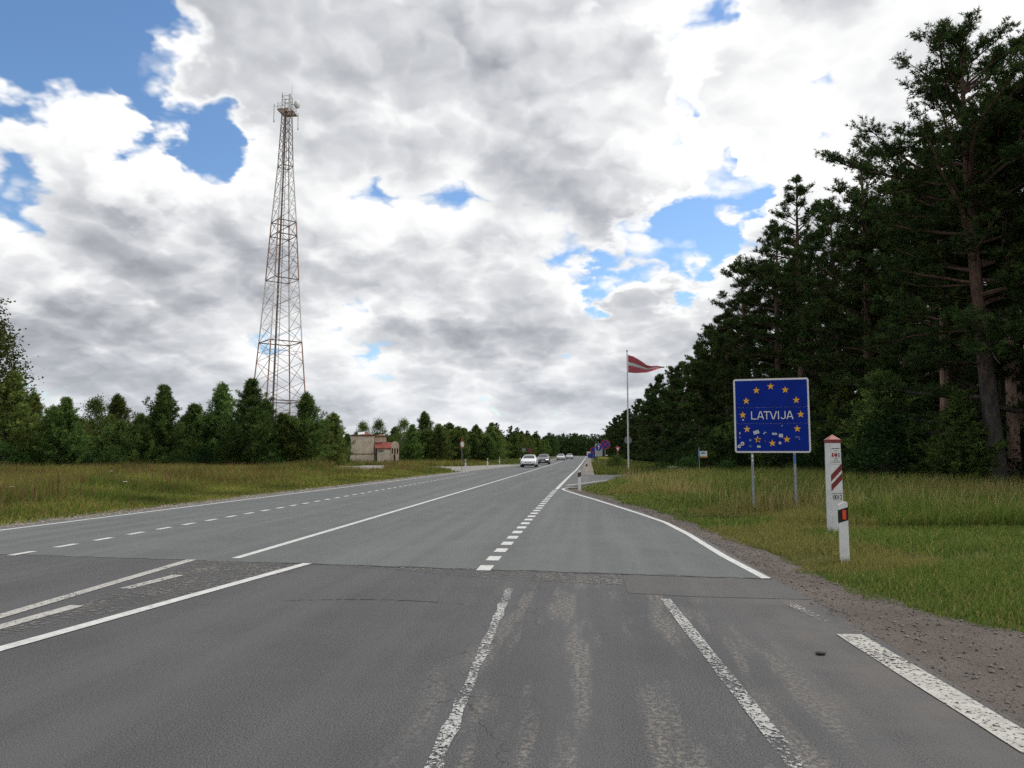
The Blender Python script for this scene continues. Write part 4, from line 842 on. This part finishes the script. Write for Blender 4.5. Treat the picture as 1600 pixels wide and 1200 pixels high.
# ------------------------------------------------------------------ the blue country sign
def eu_sign():
    T = thing('country_sign', 'large square blue LATVIJA sign with twelve yellow stars and stickers', 'road sign', (5.14, 21.5, 0), R(-10)); T.scale = (.93, 1, .965)
    W = 2.16; cz = 1.72+W/2
    for x in (-.58, .62):
        p = MB().tube([(x, .06, -.3), (x, .06, cz+W/2-.1)], .038, 12).build('post', M_steel, T, True)
    st_post = [(.0, 1.62, .05, .09, M_signw), (.0, 1.5, .045, .06, M_signw), (.0, 1.36, .04, .07, M_grey)]
    for dx, z, w, h, m in st_post: MB().box((-.58+dx, .02, z), (w, .012, h)).build('sticker', m, T)
    MB().box((.62, .02, 1.55), (.06, .012, .26)).build('sticker', mat('sticker_blue', (.05, .16, .42), .5), T)
    bd = MB().prism(rrect(W, W, .07), (0, 0, cz), (1, 0, 0), (0, 0, 1), (0, .03, 0)).build('border', M_signw, T)
    # three horizontal panels with fine joints
    e = .052; hs = W-2*e; cuts = [-hs/2, -hs/2+hs*.385, -hs/2+hs*.615, hs/2]
    for i in range(3):
        a, b = cuts[i]+(.003 if i else 0), cuts[i+1]-(.003 if i < 2 else 0); MB().box((0, -.004, cz+(a+b)/2), (W-2*e, .012, b-a)).build('panel', M_signb, T)
    star = [(math.sin(math.pi*k/5)*(.108 if k % 2 == 0 else .043), math.cos(math.pi*k/5)*(.108 if k % 2 == 0 else .043)) for k in range(10)]
    sm = MB().prism(star[::-1], (0, 0, 0), (1, 0, 0), (0, 0, 1), (0, -.004, 0)).build('star', M_signy, T); me = sm.data
    for k in range(12):
        o = sm if k == 0 else sm.copy()
        if k: col.objects.link(o)
        o.parent = T; o.location = (.81*math.sin(R(30*k))*1.02, -.0105, cz+.02+.81*math.cos(R(30*k))*1.02)
    hh, q = .235, .028
    def stroke(pts): 
        mb = MB()
        for a, b in zip(pts, pts[1:]):
            d = (Vector(b)-Vector(a)); n_ = Vector((-d.y, d.x)).normalized()*q/2; e_ = d.normalized()*q*.0
            mb.prism([(a[0]-n_.x, a[1]-n_.y), (b[0]-n_.x, b[1]-n_.y), (b[0]+n_.x, b[1]+n_.y), (a[0]+n_.x, a[1]+n_.y)], (0, -.011, cz+.005-hh/2), (1, 0, 0), (0, 0, 1), (0, -.003, 0))
        return mb
    def letter(ch, x, w):
        g = []
        if ch == 'L': g = [[(x+q/2, hh), (x+q/2, 0)], [(x+q, q/2), (x+w, q/2)]]
        if ch == 'A': g = [[(x+q*.35, 0), (x+w/2-q*.28, hh)], [(x+w-q*.35, 0), (x+w/2+q*.28, hh)], [(x+w*.24, hh*.30), (x+w*.76, hh*.30)]]
        if ch == 'V': g = [[(x+q*.35, hh), (x+w/2-q*.28, 0)], [(x+w-q*.35, hh), (x+w/2+q*.28, 0)]]
        if ch == 'T': g = [[(x, hh-q/2), (x+w, hh-q/2)], [(x+w/2, hh-q), (x+w/2, 0)]]
        if ch == 'I': g = [[(x+q/2, hh), (x+q/2, 0)]]
        if ch == 'J':
            r_ = (w-q)/2; g = [[(x+w-q/2, hh)]+[(x+q/2+r_+r_*math.cos(R(-a)), q/2+r_+r_*math.sin(R(-a))) for a in range(0, 166, 15)]]
        m = MB()
        for i_, pts in enumerate(g):
            b_ = stroke(pts); m.add([(v[0], v[1]-.0006*i_, v[2]) for v in b_.v], b_.f)
        m.build('letter', M_signw, T)
    for ch, x, w in (('L', -.585, .155), ('A', -.41, .19), ('T', -.225, .175), ('V', -.045, .195), ('I', .185, .034), ('J', .255, .145), ('A', .425, .19)): letter(ch, x, w)
    S = lambda x, z, w, h, m, rot=0.0: MB().box((x, -.013, cz+z), (w, .004, h), ry=rot).build('sticker', m, T)
    M_st = mat('sticker_pale', (.52, .55, .58), .5, c2=(.25, .28, .32), thr=.58, scale=14)
    S(-.45, -.485, .17, .10, M_st, -.25); S(.07, -.535, .14, .06, M_st, .08); S(.25, -.585, .115, .10, M_st, .04); S(-.39, -.90, .10, .06, M_st); S(-.22, -.51, .035, .075, M_st, .6); S(-.185, -.49, .06, .025, M_st, .4)
    S(-.63, -.715, .06, .06, mat('sticker_bluegrey', (.16, .25, .42), .5), .3); S(-.63, -.89, .09, .07, mat('sticker_darkblue', (.03, .09, .25), .5)); S(-.2, -.74, .03, .06, mat('sticker_brown', (.16, .07, .03), .5), .1)
    S(-.93, -.51, .03, .06, M_st); S(-.93, -.63, .035, .05, mat('sticker_bluegrey', (.16, .25, .42))); S(.29, -.30, .05, .02, M_st, -.3); S(.71, -.63, .12, .012, M_st, .05); S(.76, -.69, .05, .012, M_st, .5); S(-.40, -.70, .07, .075, mat('sticker_darkred', (.09, .015, .012), .5))
    for x, z, r_, c in ((-.86, -.815, .055, M_signr), (-.955, -.895, .048, M_grey), (.215, -.80, .04, M_grey), (-.71, -.405, .03, M_grey), (-.82, -.12, .026, M_grey)):
        d = disc((x, -.0125, cz+z), r_, -.004, 20).build('sticker', M_signw, T); disc((x, -.017, cz+z), r_*.5, -.002, 16).build('emblem', c, d)
eu_sign()

# ------------------------------------------------------------------ boundary post
def boundary_post():
    T = thing('boundary_post', 'white square boundary post with maroon cap, diagonal stripes and number 0012', 'boundary post', (5.17, 16.45, 0), R(9.2))
    w0, w1, h = .262, .236, 1.87
    MB().box((0, 0, h/2-.05), (w0, w0, h+.1), taper=w1/w0).build('shaft', M_post, T, bevel=.008)
    MB().box((-.02, -.02, .0), (.42, .42, .05)).build('footing', mat('footing_concrete', (.10, .10, .09), .95), T)
    cp = MB().box((0, 0, h+.03), (w1+.012, w1+.012, .07)).build('cap_band', M_maroon, T)
    k = (w1+.012)/2; MB().add([(-k, -k, h+.066), (k, -k, h+.066), (k, k, h+.066), (-k, k, h+.066), (0, 0, h+.175)], [(0, 1, 4), (1, 2, 4), (2, 3, 4), (3, 0, 4), (3, 2, 1, 0)]).build('cap_roof', mat('faded_red_cap', (.40, .17, .145), .7, var=.2, scale=14), cp)
    # the marked face looks along -y; it leans back with the taper
    lean = lambda z: -(w0/2+(w1-w0)/2*(z/h))-.0025
    def on(nm, poly_, m, t=.003, par=T):
        vs = [(x, lean(z)-t, z) for x, z in poly_]+[(x, lean(z)+.001, z) for x, z in poly_]; n = len(poly_)
        return MB().add(vs, [tuple(range(n)), tuple(range(2*n-1, n-1, -1))]+[(i, (i+1) % n, n+(i+1) % n, n+i) for i in range(n)]).build(nm, m, par)
    bx = lambda x, z, w, hh: [(x-w/2, z-hh/2), (x+w/2, z-hh/2), (x+w/2, z+hh/2), (x-w/2, z+hh/2)]
    for zb in (.86, 1.06): on('stripe', [(-.122, zb), (.121, zb+.245), (.121, zb+.375), (-.122, zb+.13)], M_maroon)
    on('number_plate', bx(0, .735, .215, .135), M_signw, .003); on('plate_rule', bx(0, .808, .22, .010), M_black, .004)
    link('number', text_mesh('0012', .14, .0015, .001, .70), M_black, T, (.0, lean(.73)-.006, .73))
    pl = on('emblem_plate', bx(0, 1.60, .20, .36), M_signw)
    for z, w, hh in ((1.745, .17, .014), (1.70, .09, .008), (1.505, .12, .009), (1.465, .17, .012)): on('inscription', bx(0, z, w, hh), M_black, .0045, pl)
    M_gr = mat('emblem_grey', (.25, .25, .26), .6)
    on('shield', [(-.034, 1.645), (-.034, 1.60), (0, 1.555), (.034, 1.60), (.034, 1.645)], M_signr, .005, pl); on('shield_field', [(-.03, 1.64), (-.03, 1.615), (.03, 1.615), (.03, 1.64)], mat('emblem_blue', (.03, .07, .25)), .0065, pl)
    on('supporter', [(-.042, 1.575), (-.085, 1.57), (-.095, 1.60), (-.078, 1.615), (-.085, 1.645), (-.066, 1.665), (-.05, 1.645), (-.055, 1.61), (-.042, 1.60)], M_signr, .0048, pl)
    on('supporter', [(.042, 1.575), (.042, 1.60), (.055, 1.61), (.05, 1.645), (.066, 1.665), (.085, 1.645), (.078, 1.615), (.095, 1.60), (.085, 1.57)], M_gr, .0048, pl)
    on('ribbon', [(-.085, 1.562), (-.03, 1.548), (.03, 1.548), (.085, 1.562), (.03, 1.536), (-.03, 1.536)], M_maroon, .0046, pl)
    for x, z in ((-.022, 1.662), (0, 1.672), (.022, 1.662)): on('emblem_star', [(x, z+.009), (x-.007, z), (x, z-.007), (x+.007, z)], mat('emblem_gold', (.5, .3, .05)), .0046, pl)
boundary_post()

# ------------------------------------------------------------------ reflector posts
def reflector(x, y, label, face, rz=0.0, dark=False, group=None, h=.92):
    T = thing('reflector_post', label, 'reflector post', (x, y, -.02), rz, group)
    w, d = .135, .085
    prof = [(-w/2, 0), (w/2, 0), (w/2, h), (.0, h-.0), (-w/2, h-.055)]
    prof = [(-w/2, -.1), (w/2, -.1), (w/2, h-.012), (w/2-.02, h), (w/2-.045, h), (-w/2+.012, h-.04), (-w/2, h-.052)]
    MB().prism(prof, (0, -d/2, 0), (1, 0, 0), (0, 0, 1), (0, d, 0)).build('shaft', M_post2, T, bevel=.006)
    z0, z1 = h-.27, h-.105
    for s in (1,):
        MB().prism([(-w/2-.003, z0-.05), (w/2+.003, z0+.0), (w/2+.003, z1+.03), (-w/2-.003, z1-.02)], (0, -d/2-.003, 0), (1, 0, 0), (0, 0, 1), (0, d+.006, 0)).build('black_band', M_black, T)
    if face: MB().box((.014, -d/2-.005, (z0+z1)/2-.005), (.05, .006, .14)).build('reflector', face, T)
    return T
M_post2 = mat('reflector_post_white', (.72, .72, .71), .55, var=.08, scale=7, c2=(.16, .14, .11), thr=.70)
M_orange = mat('orange_reflector', (.78, .075, .02), .35); M_brefl = mat('brown_reflector', (.25, .09, .03), .5, c2=(.03, .02, .015), thr=.5, scale=14)
reflector(3.87, 11.95, 'nearest white reflector post with orange-red reflector, before the boundary post', M_orange, R(-14), h=.93)
reflector(-.36, 33.2, 'white reflector post with brown reflector at the side road corner', M_brefl, 0, h=.93)
reflector(-.08, 59, 'white reflector post beyond the side road mouth, before the grass island', M_brefl, 0)
LG = 'far reflector posts on the right'
reflector(.35, 235, 'far reflector post at the right end of the long road, nearer of two', M_brefl, 0); reflector(.8, 300, 'far reflector post at the right end of the long road, farther of two', M_brefl, 0)
reflector(-10.85, 66.2, 'white reflector post beside the mouth of the left side road, nearest on that side', M_signw, 0, h=1.12); reflector(-10.75, 80.2, 'white reflector post on the grass tip beyond the left side road mouth', M_signw, 0, h=1.12)
reflector(-12.6, 107, 'white reflector post set back in the grass left of the white car', M_signw, 0, h=1.1)
reflector(-9.9, 150, 'reflector post just right of the dark car on the far left verge', M_signw, 0); reflector(-9.7, 185, 'far reflector post on the left verge before the silver cars', M_signw, 0)

# ------------------------------------------------------------------ flag and pole
FX, FY = 3.9, 72.5
def flagpole():
    T = thing('flagpole', 'tall white flagpole standing on the grass island', 'flagpole', (FX, FY, 0))
    MB().tube([(0, 0, -.2), (0, 0, 5), (0, 0, 11.45)], [.085, .075, .045], 14).build('pole', M_post, T, True)
    MB().tube([(0, 0, 11.45), (0, 0, 11.5), (0, 0, 11.58), (0, 0, 11.62)], [.05, .09, .09, .03], 10).build('finial', M_steel, T, True)
    MB().tube([(0, 0, -.05), (0, 0, .12)], [.22, .2], 12).build('base_collar', M_grey, T)
    MB().tube([(.07, -.03, 1.2), (.06, -.02, 11.3)], .008, 4).build('halyard', M_signw, T)
    F = thing('flag', 'wind-blown carmine flag with a white middle stripe on the white pole', 'flag', (FX+.09, FY, 0))
    NU, NV = 30, 20
    top = lambda u: np.interp(u, [0, .15, .32, .5, .62, .8, 1], [11.15, 11.0, 10.62, 10.1, 10.0, 10.1, 10.02])
    bot = lambda u: np.interp(u, [0, .2, .5, .75, 1], [9.42, 9.36, 9.42, 9.62, 9.90])
    def P(u, v): return (u*3.5, .34*math.sin(u*7+v*1.6)*u**.7+.5*u*(1-v)*math.sin(v*3), bot(u)+(top(u)-bot(u))*v + .05*math.sin(u*9+v*3)*u)
    mr = mat('flag_carmine', (.48, .10, .125), .8, var=.08, scale=3); mw = mat('flag_white', (.68, .68, .68), .8, var=.05)
    for a, b, m in ((0, .4, mr), (.4, .6, mw), (.6, 1, mr)):
        n = 6; mb = MB(); mb.add([P(i/NU, a+(b-a)*j/n) for i in range(NU+1) for j in range(n+1)], [(i*(n+1)+j, (i+1)*(n+1)+j, (i+1)*(n+1)+j+1, i*(n+1)+j+1) for i in range(NU) for j in range(n)])
        o = mb.build('stripe', m, F, True); md = o.modifiers.new('t', 'SOLIDIFY'); md.thickness = .004
flagpole()

# ------------------------------------------------------------------ road signs down the road
def sign_post(T, h, r=.03, m=None): return MB().tube([(0, .03, -.2), (0, .03, h)], r, 8).build('post', m or M_steel, T)
def signs():
    # no stopping
    T = thing('no_stopping_sign', 'round red and blue no-stopping sign on a thin post near the flagpole', 'road sign', (1.58, 67.2, 0), R(1)); sign_post(T, 2.75)
    z = 2.42; disc((0, 0, z), .42, .02).build('plate', M_signr, T); disc((0, -.004, z), .34, .01).build('blue_field', mat('sign_blue_bright', (.012, .035, .30), .5), T)
    for a in (45, -45): MB().box((0, -.010 if a > 0 else -.0125, z), (.68, .006, .075), ry=R(a)).build('cross_bar', M_signr, T)
    disc((.02, -.002, z), .435, -.0005, 28).build('rim', M_grey, T).location.y = .024
    MB().box((.12, 0, 1.45), (.2, .015, .1)).build('small_plate', M_signw, T)
    # arrow sign with backing plate
    T = thing('arrow_sign', 'square blue sign with white upward arrow behind the no-stopping sign', 'road sign', (1.5, 101, 0)); sign_post(T, 2.9); z = 2.4
    MB().box((0, .012, z-.35), (1.0, .012, 1.7)).build('backing_plate', mat('sign_pale_grey', (.42, .44, .46), .6), T); disc((0, -.012, z), .42, .012).build('plate', MATS['sign_blue_bright'], T)
    MB().box((0, -.016, z-.06), (.10, .006, .42)).add([(-.2, -.018, z+.1), (.2, -.018, z+.1), (0, -.018, z+.33)], [(0, 1, 2)]).build('arrow', M_signw, T)
    # far signs
    T = thing('round_sign', 'small far round red and blue sign left of the arrow sign', 'road sign', (.95, 130, 0)); sign_post(T, 2.6); disc((0, 0, 2.2), .5, .02).build('plate', M_signr, T); disc((0, -.004, 2.2), .38, .01).build('blue_field', MATS['sign_blue_bright'], T)
    T = thing('direction_board', 'far low blue board beside the small round sign', 'road sign', (.85, 150, 0)); sign_post(T, 1.7); MB().box((0, 0, 1.15), (1.5, .03, .9)).build('plate', MATS['sign_blue_bright'], T)
    T = thing('white_sign', 'far small white sign at the road edge left of the blue board', 'road sign', (.25, 165, 0)); sign_post(T, 1.9); MB().box((0, 0, 1.6), (.8, .03, .8)).build('plate', M_signw, T)
    # yellow chevron kerb piece
    T = thing('yellow_marker_board', 'low yellow and red marker board in the grass behind the arrow sign', 'marker board', (2.2, 106, 0)); MB().box((0, 0, .95), (1.5, .05, .22)).build('yellow_plate', mat('marker_yellow', (.55, .52, .06), .6), T); MB().box((.62, 0, .72), (.26, .05, .22)).build('red_plate', M_signr, T)
    for x in (-.5, .5): MB().box((x, .05, .4), (.06, .05, 1.1)).build('leg', M_steel, T)
    # give way sign on a brown post
    T = thing('give_way_sign', 'small give-way triangle on a brown wooden post between two round signs', 'road sign', (3.75, 96, 0), R(-28)); MB().box((0, .06, 1.2), (.16, .12, 2.9)).build('post', mat('brown_wood', (.13, .085, .06), .9), T)
    MB().prism([(-.4, .35), (0, -.35), (.4, .35)], (.12, -.03, 2.1), (1, 0, 0), (0, 0, 1), (0, .02, 0)).build('plate', M_signr, T); MB().prism([(-.24, .25), (0, -.17), (.24, .25)], (.12, -.034, 2.1), (1, 0, 0), (0, 0, 1), (0, .003, 0)).build('white_field', M_signw, T)
    # back of a round sign behind the flagpole
    T = thing('round_sign', 'grey back of a round sign just behind the flagpole', 'road sign', (4.12, 77, 0)); sign_post(T, 3.3); disc((0, 0, 2.95), .37, .02).build('plate', M_grey, T); MB().box((0, -.01, 3.12), (.7, .02, .05)).build('clamp', M_steel, T)
    # small plate sign on the right
    T = thing('plate_sign', 'thin post with small white and blue plate before the dark forest', 'road sign', (6.4, 44, 0), R(-8)); sign_post(T, 2.0, .024)
    MB().box((-.02, 0, 1.62), (.07, .05, .38)).build('blue_sleeve', mat('sleeve_blue', (.10, .26, .45), .5), T); p = MB().box((.24, .01, 1.62), (.42, .012, .30)).build('plate', M_signw, T)
    MB().box((.22, .0, 1.66), (.2, .008, .10)).build('pictogram', mat('sleeve_blue', (.10, .26, .45)), p); MB().box((.26, 0, 1.43), (.40, .012, .08)).build('ochre_strip', mat('ochre', (.42, .22, .03)), T)
    # left: red triangle over a white disc seen almost edge on
    T = thing('warning_sign', 'narrow red triangle sign seen nearly edge-on at the left side road', 'road sign', (-11.55, 68.5, 0), R(62)); sign_post(T, 3.05)
    MB().prism([(-.42, -.36), (.42, -.36), (0, .38)], (0, 0, 2.75), (1, 0, 0), (0, 0, 1), (0, .02, 0)).build('triangle_plate', mat('sign_rust_red', (.22, .06, .035), .6), T); disc((0, -.012, 2.45), .26, .01).build('disc_plate', M_signw, T); MB().box((0, .02, 2.18), (.5, .05, .16)).build('lower_bracket', M_maroon, T)
    # backs of signs behind the white car
    T = thing('round_sign', 'grey round sign back rising above the white car roof', 'road sign', (-11.4, 134, 0)); sign_post(T, 2.6); disc((0, 0, 2.25), .37, .02).build('plate', M_grey, T)
    T = thing('square_sign', 'dull purple-red square sign above the gap between the two nearest cars', 'road sign', (-10.3, 134, 0)); sign_post(T, 2.5); MB().box((0, 0, 2.1), (.75, .03, .62)).build('plate', mat('sign_plum', (.20, .035, .075), .6), T)
signs()

# ------------------------------------------------------------------ cars
M_glass = mat('car_glass', (.022, .027, .032), .08, var=.1, spec=.8); M_tyre = mat('tyre', (.012, .012, .012), .9); M_rim = mat('rim', (.32, .32, .33), .35, metal=.8)
M_lampw = mat('headlamp_glass', (.55, .57, .60), .15, spec=.8); M_trim = mat('car_dark_trim', (.015, .015, .016), .5); M_lamp_on = mat('headlamp_lit', (.8, .8, .8), .2, emit=((1, .97, .9), 2.2)); M_plate = mat('number_plate', (.66, .66, .66), .5)
def car_paint(n, c):
    if n in MATS: return MATS[n]
    m = mat(n, c, .28, var=.03, spec=.6); m.node_tree.nodes['Principled BSDF'].inputs['Coat Weight'].default_value = .7; return m
def car(label, x, y, paint, w=1.8, h=1.47, L=4.4, estate=True, lit=False, rz=0.0, group=None):
    """oncoming car: its nose points to -y"""
    T = thing('car', label, 'car', (x, y, .005), rz, group); hw = w/2; f = L/4.4; k = h/1.47
    rear = [(1.35, .98, .50, .96, 1.38), (1.95, .96, .46, .93, 1.28), (2.12, .93, .38, .80, .98), (2.18, .90, .40, .70, .80)] if estate else [(1.2, .98, .50, .96, 1.30), (1.65, .97, .66, .95, 1.04), (2.12, .94, .64, .86, .95), (2.2, .90, .6, .62, .68)]
    st = [(-2.2, .74, .50, .50, .56), (-2.16, .86, .60, .60, .68), (-2.0, .94, .66, .66, .77), (-1.6, .985, .74, .76, .88), (-1.05, 1.0, .80, .88, .99), (-.85, 1.0, .80, .92, 1.03), (-.1, 1.0, .66, .97, 1.40), (.25, 1.0, .63, .97, 1.455), (.8, 1.0, .62, .97, 1.46)] + rear
    V = []; n = 13; F = []
    for yy, ww, tw, belt, top in st:
        a = ww*hw; tz = tw*hw; zb = .2 if abs(yy) < 1.95 else .27; belt *= k; top *= k
        half = [(a*.88, zb), (a*.985, zb+.10), (a, (zb+belt)/2+.05), (a*.985, belt-.03), (a*.955, belt), (tz, top-.05), (tz*.75, top-.008)]
        V += [(-p, yy*f, q) for p, q in half] + [(0, yy*f, top)] + [(p, yy*f, q) for p, q in half[::-1]]
    n = 15
    for i in range(len(st)-1):
        for j in range(n-1): F.append((i*n+j, i*n+j+1, (i+1)*n+j+1, (i+1)*n+j))
        F.append((i*n+n-1, i*n, (i+1)*n, (i+1)*n+n-1))
    F += [tuple(range(n-1, -1, -1)), tuple(range((len(st)-1)*n, len(st)*n))]
    body = MB().add(V, F).build('body', paint, T, True)
    # glass follows the shell, 8 mm proud
    S = lambda i, j: Vector(V[i*n+j])
    def pane(nm, i0, i1, js, off, sh=.93):
        g = [[S(i, j) for j in js] for i in (i0, i1)]; c = sum((p for r_ in g for p in r_), Vector())/(2*len(js)); o = Vector(off)
        pts = [c+(p-c)*sh+o*.022 for r_ in g for p in r_]; k_ = len(js)
        return MB().add(pts, [(j, j+1, k_+j+1, k_+j) for j in range(k_-1)]).build(nm, M_glass, T)
    pane('windscreen', 5, 6, (5, 6, 7, 8, 9), (0, -.8, .6))
    for js, sx in (((4, 5), -1), ((9, 10), 1)):
        pane('side_window', 6, 8, js, (sx, 0, .3), .88); pane('side_window', 8, 9, js, (sx, 0, .3), .85)
    pane('rear_window', 10, 11, (5, 6, 7, 8, 9), (0, .9, .4))
    # front
    yf = -2.17*f
    for s in (-1, 1):
        MB().prism([(s*hw*.46, .615*k), (s*hw*.86, .66*k), (s*hw*.90, .735*k), (s*hw*.50, .68*k)], (0, yf+.0, 0), (1, 0, 0), (0, 0, 1), (0, .30, 0)).build('headlight', M_lamp_on if lit and s > 0 else M_lampw, T)
        MB().box((s*hw*.70, yf-.015, .40), (.20, .06, .07)).build('fog_lamp', M_trim, T)
        m = MB().box((s*(hw+.09), -.78*f, 1.0*k), (.19, .12, .13)).build('mirror', paint, T, bevel=.03); MB().box((s*(hw+.02), -.78*f, .96*k), (.08, .05, .04)).build('mirror_arm', M_trim, m)
        for yy in (-1.36*f, 1.32*f):
            t = MB().tube([(s*(hw-.20), yy, .315), (s*(hw-.18), yy, .315), (s*(hw-.02), yy, .315), (s*hw+s*.005, yy, .315)], [.29, .315, .315, .29], 22).build('wheel', M_tyre, T, True)
            MB().tube([(s*(hw-.01), yy, .315), (s*hw+s*.012, yy, .315)], [.21, .20], 18).build('rim', M_rim, t)
    MB().box((0, yf-.012, .635*k), (hw*.9, .05, .075*k)).build('grille', M_trim, T); MB().box((0, yf-.028, .64*k), (.12, .03, .08)).build('badge', M_rim, T)
    MB().box((0, yf-.03, .345), (w*.80, .08, .13)).build('lower_intake', M_trim, T); MB().box((0, yf-.075, .45), (.52, .015, .115)).build('number_plate', M_plate, T)
    MB().box((0, -.05, .225), (w*.86, L*.86, .08)).build('underbody', M_trim, T)
    for s in (-1, 1): MB().box((s*hw*.8, 2.16*f, .78*k), (.22, .06, .16)).build('tail_light', M_signr, T)
    return T
car('white oncoming car leading the traffic on the opposite lane', -6.85, 88.5, car_paint('car_white', (.82, .83, .84)), 1.86, 1.47, 4.6)
car('dark oncoming car with a lit headlamp, following the white car', -6.55, 112, car_paint('car_dark', (.035, .022, .026)), 1.84, 1.52, 4.5, lit=True)
car('silver-white oncoming car farther back, left of the farthest car', -6.1, 172, car_paint('car_silver', (.50, .52, .55)), 1.82, 1.48, 4.4)
car('farthest pale grey oncoming car on the long straight road', -4.9, 205, car_paint('car_pale', (.40, .42, .45)), 1.82, 1.5, 4.4)

# ------------------------------------------------------------------ bits on the ground
def small_things():
    T = thing('stone', 'single dark flat stone lying on the old asphalt at right', 'stone', (1.89, 6.52, .004), R(8)); r = random.Random(3); mb = MB(); V = []
    for j, (q, z) in enumerate(((.75, 0), (1, .007), (.85, .016), (.3, .021))):
        for i in range(10): a = 2*math.pi*i/10; V.append((.045*q*math.cos(a)*(1+.15*math.sin(3*a+1)), .032*q*math.sin(a)*(1+.12*math.cos(2*a)), z+r.uniform(0, .002)))
    mb.add(V, [(j*10+i, j*10+(i+1) % 10, (j+1)*10+(i+1) % 10, (j+1)*10+i) for j in range(3) for i in range(10)]+[tuple(range(9, -1, -1)), tuple(range(30, 40))]).build('stone_body', mat('dark_stone', (.028, .028, .026), .8), T, True)
    # white umbels in the meadow and under the forest
    M_fl = mat('white_blossom', (.62, .62, .56), .9); M_st = mat('flower_stem', (.07, .10, .03), .9)
    spots = [(-16.6, 25.5, .62, 'white flower umbel in the left meadow nearest the road', .07), (-19.6, 23.8, .5, 'small white umbel near the left picture border in the meadow', .05), (7.0, 20.0, .5, 'white flower umbel in the grass right of the boundary post', .05), (7.4, 20.6, .42, 'low white blossom just right of the boundary post flower', .05), (-22.5, 33.5, .8, 'white umbel standing deep in the left meadow', .06)]
    for x, y, h, lb, s in spots:
        T = thing('wild_flower', lb, 'flower', (x, y, 0)); mb = MB().tube([(0, 0, -.02), (.02, 0, h*.6), (.03, 0, h)], [.008, .006, .004], 5)
        for i in range(9): a = i*.7; mb.tube([(.03, 0, h*.88), (.03+s*.8*math.cos(a)*(.4+.6*(i % 2)), s*.8*math.sin(a)*(.4+.6*(i % 2)), h)], .003, 3)
        mb.build('stem', M_st, T); b = MB()
        for i in range(14):
            a = i*2.4; q = s*(i/14)**.5; b.tube([(.03+q*math.cos(a), q*math.sin(a), h), (.03+q*math.cos(a), q*math.sin(a), h+.02)], [s*.2, s*.12], 6)
        b.build('blossom', M_fl, T)
small_things()
